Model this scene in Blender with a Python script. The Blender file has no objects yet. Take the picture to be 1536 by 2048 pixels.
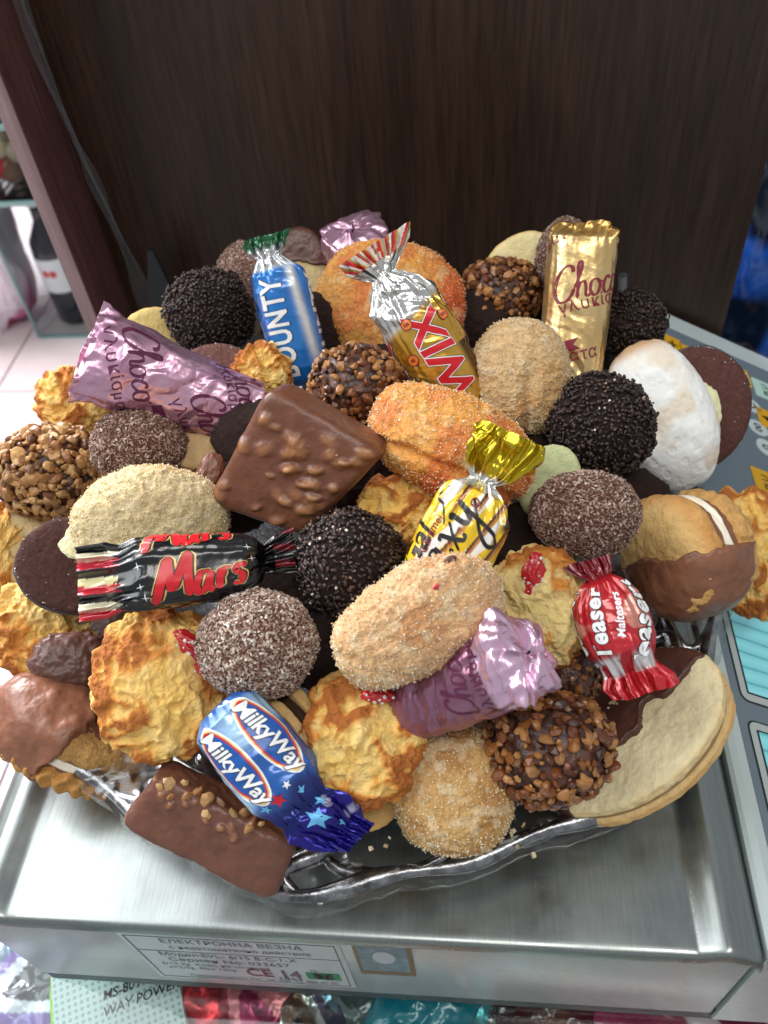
import bpy, bmesh, math, random
import numpy as np
from mathutils import Matrix, Vector
random.seed(7); rng = np.random.default_rng(7)
sc = bpy.context.scene
CM = 0.01
# ------------------------------------------------------------------ camera
F_PX, CX, CY, H = 1680.0, 768.0, 1024.0, 32.0        # focal length and image centre in photo pixels, camera height (cm)
_d = np.array([186, 1531, F_PX]); _d /= np.linalg.norm(_d)
def _hor(p, q):
    p = np.array([p[0]-CX, p[1]-CY, F_PX]); q = np.array([q[0]-CX, q[1]-CY, F_PX])
    v = np.cross(np.cross(p, q), _d); return v/np.linalg.norm(v)
_Y = _hor((1459, 1441), (1530, 1758)); _Y *= np.sign(_Y[2])
_Z = -_d; _X = np.cross(_Y, _Z)
R = np.stack([_X, _Y, _Z]); CAM = np.array([0, 0, H])
def ray(px, py):
    v = R @ np.array([px-CX, py-CY, F_PX]); return v/np.linalg.norm(v)
def hit(px, py, ax, val):
    r = ray(px, py); return CAM + r*((val-CAM[ax])/r[ax])
def depth(p): return float((R.T @ (np.array(p)-CAM))[2])
cd = bpy.data.cameras.new('camera'); cam = bpy.data.objects.new('camera', cd); sc.collection.objects.link(cam)
cd.sensor_fit = 'VERTICAL'; cd.sensor_height = 36; cd.sensor_width = 27; cd.lens = 36*F_PX/2048
cd.clip_start = 0.01; cd.clip_end = 50
cm = Matrix([[R[0, 0], -R[0, 1], -R[0, 2], 0], [R[1, 0], -R[1, 1], -R[1, 2], 0], [R[2, 0], -R[2, 1], -R[2, 2], H*CM], [0, 0, 0, 1]])
cam.matrix_world = cm
cd.dof.use_dof = True; cd.dof.focus_distance = 0.31; cd.dof.aperture_fstop = 15
sc.camera = cam
# ------------------------------------------------------------------ world and lamps
w = bpy.data.worlds.new('World'); sc.world = w; w.use_nodes = True
w.node_tree.nodes['Background'].inputs[0].default_value = (0.90, 0.95, 1.0, 1)
w.node_tree.nodes['Background'].inputs[1].default_value = 0.47
sc.view_settings.view_transform = 'Standard'; sc.view_settings.look = 'None'
sc.view_settings.exposure = -0.04; sc.view_settings.gamma = 1
def area(name, loc, target, sx, sy, power, col):
    l = bpy.data.lights.new(name, 'AREA'); l.shape = 'RECTANGLE'; l.size = sx; l.size_y = sy; l.energy = power; l.color = col
    o = bpy.data.objects.new(name, l); sc.collection.objects.link(o); o.location = Vector(loc)
    o.rotation_euler = (Vector(target)-Vector(loc)).to_track_quat('-Z', 'Y').to_euler(); return o
area('window_light', (-1.15, 0.35, 1.25), (-0.05, 0.22, 0.05), 1.4, 1.3, 29, (0.95, 0.98, 1.0))
area('ceiling_light', (0.35, -0.35, 1.7), (0, 0.2, 0), 1.2, 0.35, 13, (1.0, 0.97, 0.92))
area('shop_light', (-1.9, 2.2, 1.3), (-1.2, 1.9, -0.9), 1.4, 1.4, 210, (1.0, 0.97, 1.0))
# ------------------------------------------------------------------ numpy noise
def _hash(i, j, k, s):
    n = (i.astype(np.int64)*374761393 + j.astype(np.int64)*668265263 + k.astype(np.int64)*1440662683 + s*974634777) & 0x7fffffff
    n = ((n ^ (n >> 13))*1274126177) & 0x7fffffff
    n = ((n ^ (n >> 16))*668265263) & 0x7fffffff
    return ((n >> 7) & 0xffff)/65535.0
def vn(P, s=0):                                   # value noise 0..1
    I = np.floor(P).astype(np.int64); f = P-I; f = f*f*f*(f*(f*6-15)+10); out = 0
    for a in (0, 1):
        for b in (0, 1):
            for c in (0, 1):
                wgt = (f[:, 0] if a else 1-f[:, 0])*(f[:, 1] if b else 1-f[:, 1])*(f[:, 2] if c else 1-f[:, 2])
                out = out + wgt*_hash(I[:, 0]+a, I[:, 1]+b, I[:, 2]+c, s)
    return out
def fbm(P, s=0, o=4, g=.5):
    t = 0; a = 1; n = 0
    for k in range(o): t = t + a*(vn(P*2**k+17.3*k, s+k)-.5)*2; n += a; a *= g
    return t/n
def ridged(P, s=0, o=3):
    t = 0; a = 1; n = 0
    for k in range(o): t = t + a*(1-np.abs(2*vn(P*2**k+9.1*k, s+k)-1)*1.6); n += a; a *= .5
    return t/n
def ss(a, b, x): t = np.clip((x-a)/(b-a), 0, 1); return t*t*(3-2*t)
def mix(a, b, t): t = np.asarray(t)[:, None]; return np.asarray(a)*(1-t)+np.asarray(b)*t
# ------------------------------------------------------------------ mesh helpers (all lengths in cm)
def mesh(name, V, Fc, mat=None, smooth=True, col=None):
    V = np.asarray(V, dtype=np.float32)*CM
    m = bpy.data.meshes.new(name)
    if isinstance(Fc, np.ndarray):
        nf, k = Fc.shape
        m.vertices.add(len(V)); m.vertices.foreach_set('co', V.ravel())
        m.loops.add(nf*k); m.loops.foreach_set('vertex_index', Fc.ravel().astype(np.int32))
        m.polygons.add(nf); m.polygons.foreach_set('loop_start', np.arange(0, nf*k, k, dtype=np.int32))
        m.update(calc_edges=True)
    else:
        m.from_pydata([tuple(v) for v in V], [], Fc); m.update()
    m.validate()
    m.polygons.foreach_set('use_smooth', np.full(len(m.polygons), smooth, dtype=bool))
    if col is not None:
        col = np.asarray(col, dtype=np.float32)
        if col.ndim == 1: col = np.tile(col, (len(V), 1))
        if col.shape[1] == 3: col = np.concatenate([col, np.zeros((len(col), 1), np.float32)], 1)
        at = m.attributes.new('Col', 'FLOAT_COLOR', 'POINT'); at.data.foreach_set('color', col.ravel())
    if mat: m.materials.append(mat)
    return m
def link(name, data, parent=None, M=None, **props):
    o = bpy.data.objects.new(name, data); sc.collection.objects.link(o)
    if parent: o.parent = parent
    if M is not None: o.matrix_local = M
    for k, v in props.items(): o[k] = v
    return o
def obj(name, V, Fc, mat, parent=None, smooth=True, col=None, M=None, **props):
    return link(name, mesh(name, V, Fc, mat, smooth, col), parent, M, **props)
def root(name, label, cat, M, group=None):
    o = bpy.data.objects.new(name, None); sc.collection.objects.link(o); o.empty_display_size = .01
    o.matrix_world = M; o['label'] = label; o['category'] = cat
    if group: o['group'] = group
    return o
_ico = {}
def ico(s):
    if s not in _ico:
        bm = bmesh.new(); bmesh.ops.create_icosphere(bm, subdivisions=s, radius=1)
        _ico[s] = (np.array([v.co[:] for v in bm.verts]), np.array([[v.index for v in f.verts] for f in bm.faces])); bm.free()
    return _ico[s]
def sup(n, dims, a=2., b=2.):
    x, y, z = np.abs(n).T; r = ((x**a+y**a)**(b/a)+z**b)**(-1/b); return n*r[:, None]*np.array(dims)
def nrm(V, dims): g = V/np.array(dims)**2; return g/np.linalg.norm(g, axis=1)[:, None]
def boxVF(x0, x1, y0, y1, z0, z1):
    V = [(x, y, z) for x in (x0, x1) for y in (y0, y1) for z in (z0, z1)]
    return np.array(V, float), [(0, 1, 3, 2), (4, 6, 7, 5), (0, 4, 5, 1), (2, 3, 7, 6), (0, 2, 6, 4), (1, 5, 7, 3)]
def bevbox(name, b, mat, parent=None, bev=.1, seg=2, M=None, **props):
    V, Fc = boxVF(*b); o = obj(name, V, Fc, mat, parent, False, M=M, **props)
    if bev:
        bm = bmesh.new(); bm.from_mesh(o.data); bmesh.ops.bevel(bm, geom=bm.edges[:], offset=bev*CM, segments=seg, affect='EDGES', profile=.5)
        bm.to_mesh(o.data); bm.free()
        o.data.polygons.foreach_set('use_smooth', np.ones(len(o.data.polygons), dtype=bool))
        try: o.data.set_sharp_from_angle(angle=.6)
        except Exception: pass
    return o
def scatter(TV, TF, pos, rot, scl):               # instance a template mesh n times into one array pair
    n = len(pos); V = np.einsum('nij,nkj->nki', rot, TV[None]*scl[:, None, :]) + pos[:, None, :]
    Fc = (TF[None]+(np.arange(n)*len(TV))[:, None, None]).reshape(-1, TF.shape[1]); return V.reshape(-1, 3), Fc
def frames(N, spin=None, tilt=0, r=rng):          # rotation matrices with z along N
    N = N/np.linalg.norm(N, axis=1)[:, None]
    if tilt: N = N + r.normal(0, tilt, N.shape); N /= np.linalg.norm(N, axis=1)[:, None]
    a = r.normal(size=N.shape); X = np.cross(a, N); X /= np.linalg.norm(X, axis=1)[:, None]
    return np.stack([X, np.cross(N, X), N], axis=2)
def fib(n, r=rng, jit=.5):
    i = np.arange(n)+.5; ph = np.arccos(1-2*i/n); th = math.pi*(1+5**.5)*i
    P = np.stack([np.cos(th)*np.sin(ph), np.sin(th)*np.sin(ph), np.cos(ph)], 1)+r.normal(0, jit/np.sqrt(n)*1.4, (n, 3))
    return P/np.linalg.norm(P, axis=1)[:, None]
CUBEV = np.array([(x, y, z) for x in (-.5, .5) for y in (-.5, .5) for z in (-.5, .5)])
CUBEF = np.array([(0, 1, 3, 2), (4, 6, 7, 5), (0, 4, 5, 1), (2, 3, 7, 6), (0, 2, 6, 4), (1, 5, 7, 3)])
def tube(pts, rad, n=8, closed=False):
    P = np.array(pts, float); m = len(P); rad = np.full(m, rad) if np.isscalar(rad) else np.array(rad)
    T = np.roll(P, -1, 0)-np.roll(P, 1, 0) if closed else np.gradient(P, axis=0)
    T /= np.linalg.norm(T, axis=1)[:, None]+1e-9
    up = np.array([0, 0, 1.]); V = []
    for i in range(m):
        a = np.cross(T[i], up)
        if np.linalg.norm(a) < 1e-3: a = np.cross(T[i], [1, 0, 0])
        a /= np.linalg.norm(a); b = np.cross(a, T[i])
        for k in range(n): t = 2*math.pi*k/n; V.append(P[i]+rad[i]*(a*math.cos(t)+b*math.sin(t)))
    Fc = []
    for i in range(m if closed else m-1):
        for k in range(n): j = (i+1) % m; Fc.append((i*n+k, i*n+(k+1) % n, j*n+(k+1) % n, j*n+k))
    return np.array(V), np.array(Fc)
def grid_faces(nv, nu, wrap=True):
    i, j = np.meshgrid(np.arange(nv-1), np.arange(nu if wrap else nu-1), indexing='ij'); j2 = (j+1) % nu
    return np.stack([i*nu+j, i*nu+j2, (i+1)*nu+j2, (i+1)*nu+j], -1).reshape(-1, 4)
def joinVF(L):
    Vs, Fs, n = [], [], 0
    for V, Fc in L: Vs.append(np.asarray(V)); Fs.append(np.asarray(Fc)+n); n += len(V)
    return np.concatenate(Vs), np.concatenate(Fs)
# ------------------------------------------------------------------ materials
def lin(h):
    c = [int(h[i:i+2], 16)/255 for i in (0, 2, 4)]; return tuple(((x+.055)/1.055)**2.4 if x > .04045 else x/12.92 for x in c)
_m = {}
class N:
    def __init__(s, name):
        s.m = bpy.data.materials.new(name); s.m.use_nodes = True; s.t = s.m.node_tree; s.b = s.t.nodes['Principled BSDF']
    def n(s, typ, **k):
        x = s.t.nodes.new(typ)
        for a, b in k.items(): setattr(x, a, b)
        return x
    def l(s, a, b): s.t.links.new(a, b)
    def co(s):
        tc = s.n('ShaderNodeTexCoord'); oi = s.n('ShaderNodeObjectInfo'); ad = s.n('ShaderNodeVectorMath', operation='ADD')
        mu = s.n('ShaderNodeMath', operation='MULTIPLY'); mu.inputs[1].default_value = 7.3
        s.l(oi.outputs['Random'], mu.inputs[0]); s.l(tc.outputs['Object'], ad.inputs[0]); s.l(mu.outputs[0], ad.inputs[1]); return ad.outputs[0]
    def noise(s, scale, det=3, rough=.6, co=None, stretch=None):
        x = s.n('ShaderNodeTexNoise'); x.inputs['Scale'].default_value = scale; x.inputs['Detail'].default_value = det; x.inputs['Roughness'].default_value = rough
        co = co or s.co()
        if stretch: mp = s.n('ShaderNodeMapping'); mp.inputs['Scale'].default_value = stretch; s.l(co, mp.inputs[0]); co = mp.outputs[0]
        s.l(co, x.inputs['Vector']); return x.outputs['Fac']
    def ramp(s, f, stops):
        r = s.n('ShaderNodeValToRGB'); e = r.color_ramp.elements
        while len(e) < len(stops): e.new(.5)
        for k, (p, c) in enumerate(stops): e[k].position = p; e[k].color = (*c, 1) if len(c) == 3 else c
        s.l(f, r.inputs[0]); return r.outputs[0]
    def mul(s, a, b, f=1):
        x = s.n('ShaderNodeMix', data_type='RGBA', blend_type='MULTIPLY'); x.inputs[0].default_value = f; s.l(a, x.inputs[6]); s.l(b, x.inputs[7]); return x.outputs[2]
    def rnoise(s, scale, det=4):
        x = s.n('ShaderNodeTexNoise', noise_type='RIDGED_MULTIFRACTAL'); x.inputs['Scale'].default_value = scale; x.inputs['Detail'].default_value = det; s.l(s.co(), x.inputs['Vector']); return x.outputs['Fac']
    def bump(s, h, strength, dist, prev=None):
        x = s.n('ShaderNodeBump'); x.inputs['Strength'].default_value = strength; x.inputs['Distance'].default_value = dist; s.l(h, x.inputs['Height'])
        if prev: s.l(prev, x.inputs['Normal'])
        s.l(x.outputs[0], s.b.inputs['Normal']); return x.outputs[0]
    def set(s, **k):
        for a, b in k.items(): s.b.inputs[a.replace('_', ' ')].default_value = b
        return s
def g3(v): return (v, v, v)
def crumb(name, rough=.75, bs=600, bstr=.5, bd=.0006, sss=.12, lo=.8, hi=1.15, cs=250, bs2=None, spec=.3, coat=0):
    s = N(name); a = s.n('ShaderNodeAttribute', attribute_name='Col')
    s.l(s.mul(a.outputs['Color'], s.ramp(s.noise(cs, 4), [(.3, g3(lo)), (.7, g3(hi))])), s.b.inputs['Base Color'])
    p = s.bump(s.noise(bs, 4, .65), bstr, bd)
    if bs2: s.bump(s.noise(bs2, 3), .6, .0015, p)
    s.set(Roughness=rough, Subsurface_Weight=sss, Subsurface_Radius=(.004, .002, .001), Subsurface_Scale=.5); s.b.inputs['Specular IOR Level'].default_value = spec
    if coat: s.b.inputs['Coat Weight'].default_value = coat; s.b.inputs['Coat Roughness'].default_value = .25
    return s.m
def plain(name, c, rough=.5, metal=0, spec=.5, bump=None, var=None, sss=0, **kw):
    s = N(name); s.set(**{'Base_Color': (*c, 1), 'Roughness': rough, 'Metallic': metal}); s.b.inputs['Specular IOR Level'].default_value = spec
    if var: s.l(s.ramp(s.noise(var[0], 4), [(.3, tuple(x*var[1] for x in c)), (.7, tuple(min(1, x*var[2]) for x in c))]), s.b.inputs['Base Color'])
    if bump: s.bump(s.noise(bump[0], 4), bump[1], bump[2])
    if sss: s.set(Subsurface_Weight=sss, Subsurface_Radius=(.004, .002, .001), Subsurface_Scale=.5)
    for a, b in kw.items(): s.b.inputs[a.replace('_', ' ')].default_value = b
    return s.m
M_biscuit = crumb('smooth_biscuit', .7, 1100, .6, .0006, .15, .88, 1.08, 200, bs2=260)
M_dough = crumb('baked_dough', .68, 900, .8, .001, .18, .86, 1.1, 260, bs2=350)
M_sand = crumb('sandy_crumb', .75, 1300, 1.0, .0009, .18, .78, 1.18, 700, bs2=420)
M_sugared = crumb('sugar_glazed_dough', .42, 1400, 1.0, .0008, .22, .8, 1.2, 600, spec=.7, bs2=500)
M_powder = crumb('powdered_sugar', .95, 1500, .7, .0004, .1, .93, 1.05, 300, spec=.1)
M_choc = crumb('chocolate_coating', .36, 420, .28, .0007, .05, .84, 1.14, 160, spec=.5, bs2=90)
M_cocoa = crumb('cocoa_biscuit', .85, 900, .9, .0006, 0, .7, 1.3, 700)
M_nutbase = crumb('sticky_chocolate', .35, 400, .6, .001, 0, .7, 1.4, 300, spec=.6)
M_cream = plain('cream', lin('e9e4b4'), .45, sss=.3, bump=(400, .3, .0005))
M_white_cream = plain('white_cream', lin('f4ead6'), .5, sss=.3, bump=(500, .4, .0005))
M_jam = plain('red_jam', (.50, .012, .02), .18, spec=.7, bump=(500, .5, .001), sss=.3)
M_fill = plain('light_filling', lin('9c7848'), .5, bump=(500, .5, .0008))
def rndmat(name, stops, rough, sss=0, spec=.5, alpha=None):
    s = N(name); g = s.n('ShaderNodeNewGeometry'); oi = s.n('ShaderNodeObjectInfo'); ad = s.n('ShaderNodeMath', operation='ADD'); fr = s.n('ShaderNodeMath', operation='FRACT')
    s.l(g.outputs['Random Per Island'], ad.inputs[0]); s.l(oi.outputs['Random'], ad.inputs[1]); s.l(ad.outputs[0], fr.inputs[0])
    c = s.ramp(fr.outputs[0], stops); c = s.mul(c, s.ramp(s.noise(700, 2), [(.3, g3(.8)), (.7, g3(1.15))]))
    s.l(c, s.b.inputs['Base Color']); s.set(Roughness=rough, Subsurface_Weight=sss, Subsurface_Radius=(.003, .002, .001), Subsurface_Scale=.4); s.b.inputs['Specular IOR Level'].default_value = spec
    return s.m
M_nut = rndmat('chopped_nut', [(0, lin('54301f')), (.18, lin('8e5c34')), (.4, lin('bf9058')), (.6, lin('96643a')), (.8, lin('cca46c')), (1, lin('6e4430'))], .4, .1)
M_nutdark = rndmat('chopped_nut_toasted', [(0, lin('3c2118')), (.3, lin('7a4322')), (.55, lin('9c6632')), (.75, lin('b5814c')), (1, lin('54301e'))], .35, .1)
M_sprk = rndmat('dark_chocolate_sprinkle', [(0, lin('261b1a')), (.6, lin('382824')), (1, lin('4e3a33'))], .48)
M_coco = rndmat('coconut_flake', [(0, lin('6e4c40')), (.4, lin('957868')), (.75, lin('bda999')), (1, lin('e0d6cc'))], .7, .1)
M_cocobrown = rndmat('cocoa_coconut_flake', [(0, lin('5c382c')), (.4, lin('82604f')), (.75, lin('a88c7c')), (1, lin('cbb9ab'))], .7, .05)
M_grain = plain('sugar_grain', (.88, .82, .70), .2, spec=.6, sss=.4)
M_film = None
def filmmat(name, rough=.24, bs=220, bstr=.25, coat=0, rid=.12):
    s = N(name); a = s.n('ShaderNodeAttribute', attribute_name='Col'); s.l(a.outputs['Color'], s.b.inputs['Base Color']); s.l(a.outputs['Alpha'], s.b.inputs['Metallic'])
    s.set(Roughness=rough); p = s.bump(s.noise(bs, 3), bstr, .0008); s.bump(s.rnoise(bs*.45, 3), rid, .0006, p); s.b.inputs['Specular IOR Level'].default_value = .6
    if coat: s.b.inputs['Coat Weight'].default_value = coat; s.b.inputs['Coat Roughness'].default_value = .1
    return s.m
M_film = filmmat('printed_film', .22, 200, .15, .4)
M_foil = filmmat('printed_foil', .3, 240, .3, 0, .22)
def ink(name, c, metal=0, rough=.3): return plain(name, c, rough, metal)
I_white = ink('white_ink', (.85, .86, .86)); I_red = ink('red_ink', (.62, .012, .02)); I_dark = ink('dark_ink', (.015, .01, .012)); I_gold = ink('gold_ink', (.72, .48, .16), .2)
I_plum = ink('plum_ink', (.11, .015, .055)); I_maroon = ink('maroon_ink', (.22, .015, .03)); I_blue = ink('blue_ink', (.012, .09, .36)); I_sky = ink('light_blue_ink', (.14, .48, .80))
I_grey = ink('grey_print', (.10, .11, .12), rough=.6); I_orange = ink('orange_ink', (.75, .2, .03)); I_green = ink('green_ink', (.01, .32, .16))
# ------------------------------------------------------------------ 2-D artwork: text and strokes laid on curved wrappers
def _cut(bm, step):
    bmesh.ops.triangulate(bm, faces=bm.faces[:])
    xs = [v.co.x for v in bm.verts]; ys = [v.co.y for v in bm.verts]
    for ax, lo, hi in ((0, min(xs), max(xs)), (1, min(ys), max(ys))):
        k = math.floor(lo/step)+1
        while k*step < hi:
            co = Vector((k*step, 0, 0)) if ax == 0 else Vector((0, k*step, 0)); no = Vector((1, 0, 0)) if ax == 0 else Vector((0, 1, 0))
            bmesh.ops.bisect_plane(bm, geom=bm.verts[:]+bm.edges[:]+bm.faces[:], plane_co=co, plane_no=no, dist=1e-6); k += 1
    bmesh.ops.triangulate(bm, faces=bm.faces[:])
    V = np.array([v.co[:2] for v in bm.verts]); bm.verts.index_update(); Fc = np.array([[v.index for v in f.verts] for f in bm.faces]); return V, Fc
_tc = {}
def text(s, size=1., shear=0., off=0., step=.09, space=1.):
    key = (s, size, shear, off, step, space)
    if key in _tc: return _tc[key]
    c = bpy.data.curves.new('lettering', 'FONT'); c.body = s; c.size = size; c.shear = shear; c.offset = off; c.align_x = 'CENTER'; c.align_y = 'CENTER'; c.resolution_u = 3; c.space_character = space
    o = bpy.data.objects.new('lettering', c); m = bpy.data.meshes.new_from_object(o); bm = bmesh.new(); bm.from_mesh(m)
    if step: r = _cut(bm, step)
    else:
        bmesh.ops.triangulate(bm, faces=bm.faces[:]); V = np.array([v.co[:2] for v in bm.verts]); r = (V, np.array([[v.index for v in f.verts] for f in bm.faces]))
    bm.free(); bpy.data.objects.remove(o); bpy.data.curves.remove(c); bpy.data.meshes.remove(m); _tc[key] = r; return r
def poly2d(pts, step=.1):
    bm = bmesh.new(); vs = [bm.verts.new((x, y, 0)) for x, y in pts]; bm.faces.new(vs); r = _cut(bm, step); bm.free(); return r
def ell(rx, ry, n=40): return [(rx*math.cos(2*math.pi*k/n), ry*math.sin(2*math.pi*k/n)) for k in range(n)]
def star(r, r2=.42, n=5): return [((r if k % 2 == 0 else r*r2)*math.sin(math.pi*k/n), (r if k % 2 == 0 else r*r2)*math.cos(math.pi*k/n)) for k in range(2*n)]
def strokes(S, size=1., shear=0.):                # S: list of (points, width); ribbons with pen-like width
    out = []
    for pts, wd in S:
        P = np.array(pts, float); n = len(P); t = np.linspace(0, n-1, max(2, (n-1)*8)); Q = []
        for u in t:
            i = min(int(u), n-2); f = u-i; p0, p1, p2, p3 = P[max(i-1, 0)], P[i], P[i+1], P[min(i+2, n-1)]
            Q.append(.5*((2*p1)+(-p0+p2)*f+(2*p0-5*p1+4*p2-p3)*f*f+(-p0+3*p1-3*p2+p3)*f**3))
        Q = np.array(Q); T = np.gradient(Q, axis=0); T /= np.linalg.norm(T, axis=1)[:, None]+1e-9; Nn = np.stack([-T[:, 1], T[:, 0]], 1)
        ww = wd*(.45+.75*np.abs(T[:, 1]))*np.minimum(1, np.minimum(np.arange(len(Q)), np.arange(len(Q))[::-1])*.35+.35)
        V = np.concatenate([Q+Nn*ww[:, None]/2, Q-Nn*ww[:, None]/2]); m = len(Q); out.append((V, np.array([(i, i+1, m+i+1, m+i) for i in range(m-1)])))
    V, Fc = joinVF(out); V = V*size; V[:, 0] += shear*V[:, 1]; V -= (V.max(0)+V.min(0))/2; return V, Fc
def tri(Fc): return np.concatenate([Fc[:, [0, 1, 2]], Fc[:, [0, 2, 3]]]) if Fc.shape[1] == 4 else Fc
CHOCO = [([(.62, .78), (.60, .95), (.42, 1.0), (.15, .75), (.0, .35), (.08, .05), (.28, .0), (.48, .14), (.6, .32)], .10),
         ([(.6, .32), (.78, .62), (.9, .95), (.85, 1.05), (.78, .9), (.72, .4), (.66, .02)], .08), ([(.68, .2), (.78, .42), (.9, .46), (.94, .3), (.92, .08), (.99, .02), (1.08, .14)], .08),
         ([(1.28, .46), (1.12, .4), (1.06, .15), (1.16, .0), (1.3, .08), (1.37, .28), (1.28, .46)], .085), ([(1.3, .42), (1.42, .36), (1.5, .3)], .05),
         ([(1.72, .38), (1.66, .47), (1.54, .36), (1.48, .12), (1.58, .0), (1.72, .08), (1.82, .2)], .085),
         ([(2.04, .46), (1.88, .4), (1.82, .15), (1.92, .0), (2.06, .08), (2.13, .28), (2.04, .46)], .085), ([(2.06, .42), (2.18, .4), (2.26, .46)], .05)]
AXY = [([(.36, .42), (.2, .46), (.04, .25), (.08, .02), (.24, .08), (.36, .42), (.34, .1), (.44, .02), (.56, .16)], .09), ([(.56, .4), (.68, .44), (.76, .2), (.88, .0), (1.0, .06)], .09), ([(1.04, .44), (.84, .24), (.6, -.02)], .06),
       ([(1.1, .4), (1.18, .46), (1.18, .16), (1.28, .06), (1.4, .2), (1.48, .46)], .09), ([(1.5, .5), (1.42, .1), (1.3, -.45), (1.1, -.62), (1.02, -.42), (1.3, -.12), (1.7, .16), (1.95, .5)], .075)]
MARS = [([(0, 0), (.14, .45), (.30, .95)], 1.), ([(.30, .95), (.33, .5), (.38, .22)], 1.), ([(.38, .22), (.56, .6), (.76, .98)], 1.), ([(.76, .98), (.74, .5), (.78, .02)], 1.),
        ([(1.22, .46), (1.02, .46), (.92, .2), (.98, .03), (1.12, .12), (1.24, .44)], .8), ([(1.24, .46), (1.2, .14), (1.30, .03)], .8), ([(1.46, .48), (1.42, .25), (1.44, .03)], .8), ([(1.43, .25), (1.52, .44), (1.66, .46)], .8), ([(2.02, .42), (1.86, .48), (1.79, .36), (1.93, .22), (1.9, .05), (1.72, .05)], .8)]
def marsw(w_, size): return strokes([(p, w*w_) for p, w in MARS], size, .18)
class Wrap:
    """A wrapper as a tube round local X; knots: x, yc, zc, ry, rz, pleat, accordion, crumple."""
    def __init__(s, knots, NU=200, NV=280, n=2.6, m=15, seed=0, fu=9, fv=1.1, phase=0):
        K = np.array(knots, float); L = np.concatenate([[0], np.cumsum(np.hypot(np.diff(K[:, 0]), .6*np.hypot(np.diff(K[:, 3]), np.diff(K[:, 4]))))])
        t = np.linspace(0, L[-1], NV); A = np.stack([np.interp(t, L, K[:, c]) for c in range(8)], 1)
        ker = np.array([1, 2, 3, 4, 3, 2, 1.]); ker /= ker.sum(); Ap = np.pad(A, ((3, 3), (0, 0)), 'edge'); A = np.stack([np.convolve(Ap[:, c], ker, 'valid') for c in range(8)], 1)
        th = np.arange(NU)/NU*2*math.pi; c, sn = np.cos(th), np.sin(th)
        cy = np.sign(c)*np.abs(c)**(2/n); cz = np.sign(sn)*np.abs(sn)**(2/n)
        x, yc, zc, ry, rz, pl, ac, am = [A[:, k][:, None] for k in range(8)]
        ph = np.sin(x*1.7+seed)*.8
        pleat = 1+pl*(.55*np.sin(m*th[None]+ph+phase)+.45*np.sin((m*1.6//1)*th[None]+2.1+seed-ph))
        Y = ry*cy[None]*pleat; Z = rz*cz[None]*pleat; Z = Z+ac*np.sin(2*math.pi*2.6*c[None]+seed+ph)+ac*.5*np.sin(2*math.pi*5.3*c[None]+1.3*seed)
        Xg = x+0*Y
        P = np.stack([Xg, Y, Z], -1); n0 = P.reshape(-1, 3)*np.array([.55, 1, 1])
        rad = P.copy(); rad[..., 0] = 0; rad /= np.linalg.norm(rad, axis=-1)[..., None]+1e-6
        uu = np.tile(th/(2*math.pi)*fu, (NV, 1)); vv = np.tile((t*fv)[:, None], (1, NU))
        wob = fbm(n0*1.2, seed+5, 2).reshape(NV, NU)
        fac = s.facet(uu, vv+.45*wob, fu, seed)+.5*s.facet(uu*2, vv*2+.8*wob, fu*2, seed+3)+.16*s.facet(uu*4, vv*4+1.2*wob, fu*4, seed+6)
        rid = ridged(n0*1.1+seed, seed+1, 3).reshape(NV, NU)
        P = P + rad*(am*(fac*.75+(rid-.4)*.55))[..., None]
        P[..., 0] += (am*.5*s.facet(uu+.3, vv+.2, fu, seed+9))
        P[..., 1] += yc; P[..., 2] += zc
        s.P, s.NU, s.NV, s.x, s.t = P, NU, NV, A[:, 0], t; s.U = np.tile(th/(2*math.pi), (NV, 1)); s.X = Xg
        du = np.roll(P, -1, 1)-np.roll(P, 1, 1); dv = np.gradient(P, axis=0); nn = np.cross(du, dv); nn /= np.linalg.norm(nn, axis=-1)[..., None]+1e-9
        s.sg = 1. if (nn*rad).sum() > 0 else -1.; s.Nn = nn*s.sg
        mid = np.argmin(np.abs(A[:, 0]-(K[:, 0].min()+K[:, 0].max())/2)); yy = A[mid, 3]*cy; zz = A[mid, 4]*cz
        seg = np.hypot(np.diff(np.append(yy, yy[0])), np.diff(np.append(zz, zz[0]))); arc = np.concatenate([[0], np.cumsum(seg)[:-1]]); s.per = seg.sum()
        s.arc = arc-np.interp(NU/4, np.arange(NU), arc)
    @staticmethod
    def facet(u, v, per, seed):
        a = u+.5*v; i = np.floor(a); j = np.floor(v); fa = a-i; fb = v-j
        # skewed lattice, linear inside each triangle, periodic round u
        def h(i, j):
            jj = j; ii = np.mod(i-np.floor(jj*.5), per)
            return _hash(ii, jj, ii*0, seed)*2-1
        h00, h10, h01, h11 = h(i, j), h(i+1, j), h(i, j+1), h(i+1, j+1)
        return np.where(fa+fb < 1, h00+(h10-h00)*fa+(h01-h00)*fb, h11+(h01-h11)*(1-fa)+(h10-h11)*(1-fb))
    def build(s, name, parent, mat, design):
        rgb, met = design(s.U.ravel(), s.X.ravel(), s.P.reshape(-1, 3)); col = np.concatenate([rgb, np.broadcast_to(met, (len(rgb),))[:, None]], 1)
        Fc = grid_faces(s.NV, s.NU); Fc = Fc if s.sg < 0 else Fc[:, ::-1]
        return obj(name, s.P.reshape(-1, 3), Fc.copy(), mat, parent, True, col)
    def body(s, x0, x1):
        idx = np.where((s.x >= min(x0, x1)) & (s.x <= max(x0, x1)))[0]; a = idx[len(idx)//2]; i = j = a
        while i > 0 and s.x[i-1] < s.x[i] and s.x[i-1] >= x0: i -= 1
        while j < s.NV-1 and s.x[j+1] > s.x[j] and s.x[j+1] <= x1: j += 1
        s.rows = np.arange(i, j+1); s.o = s.arc
        return s
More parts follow.
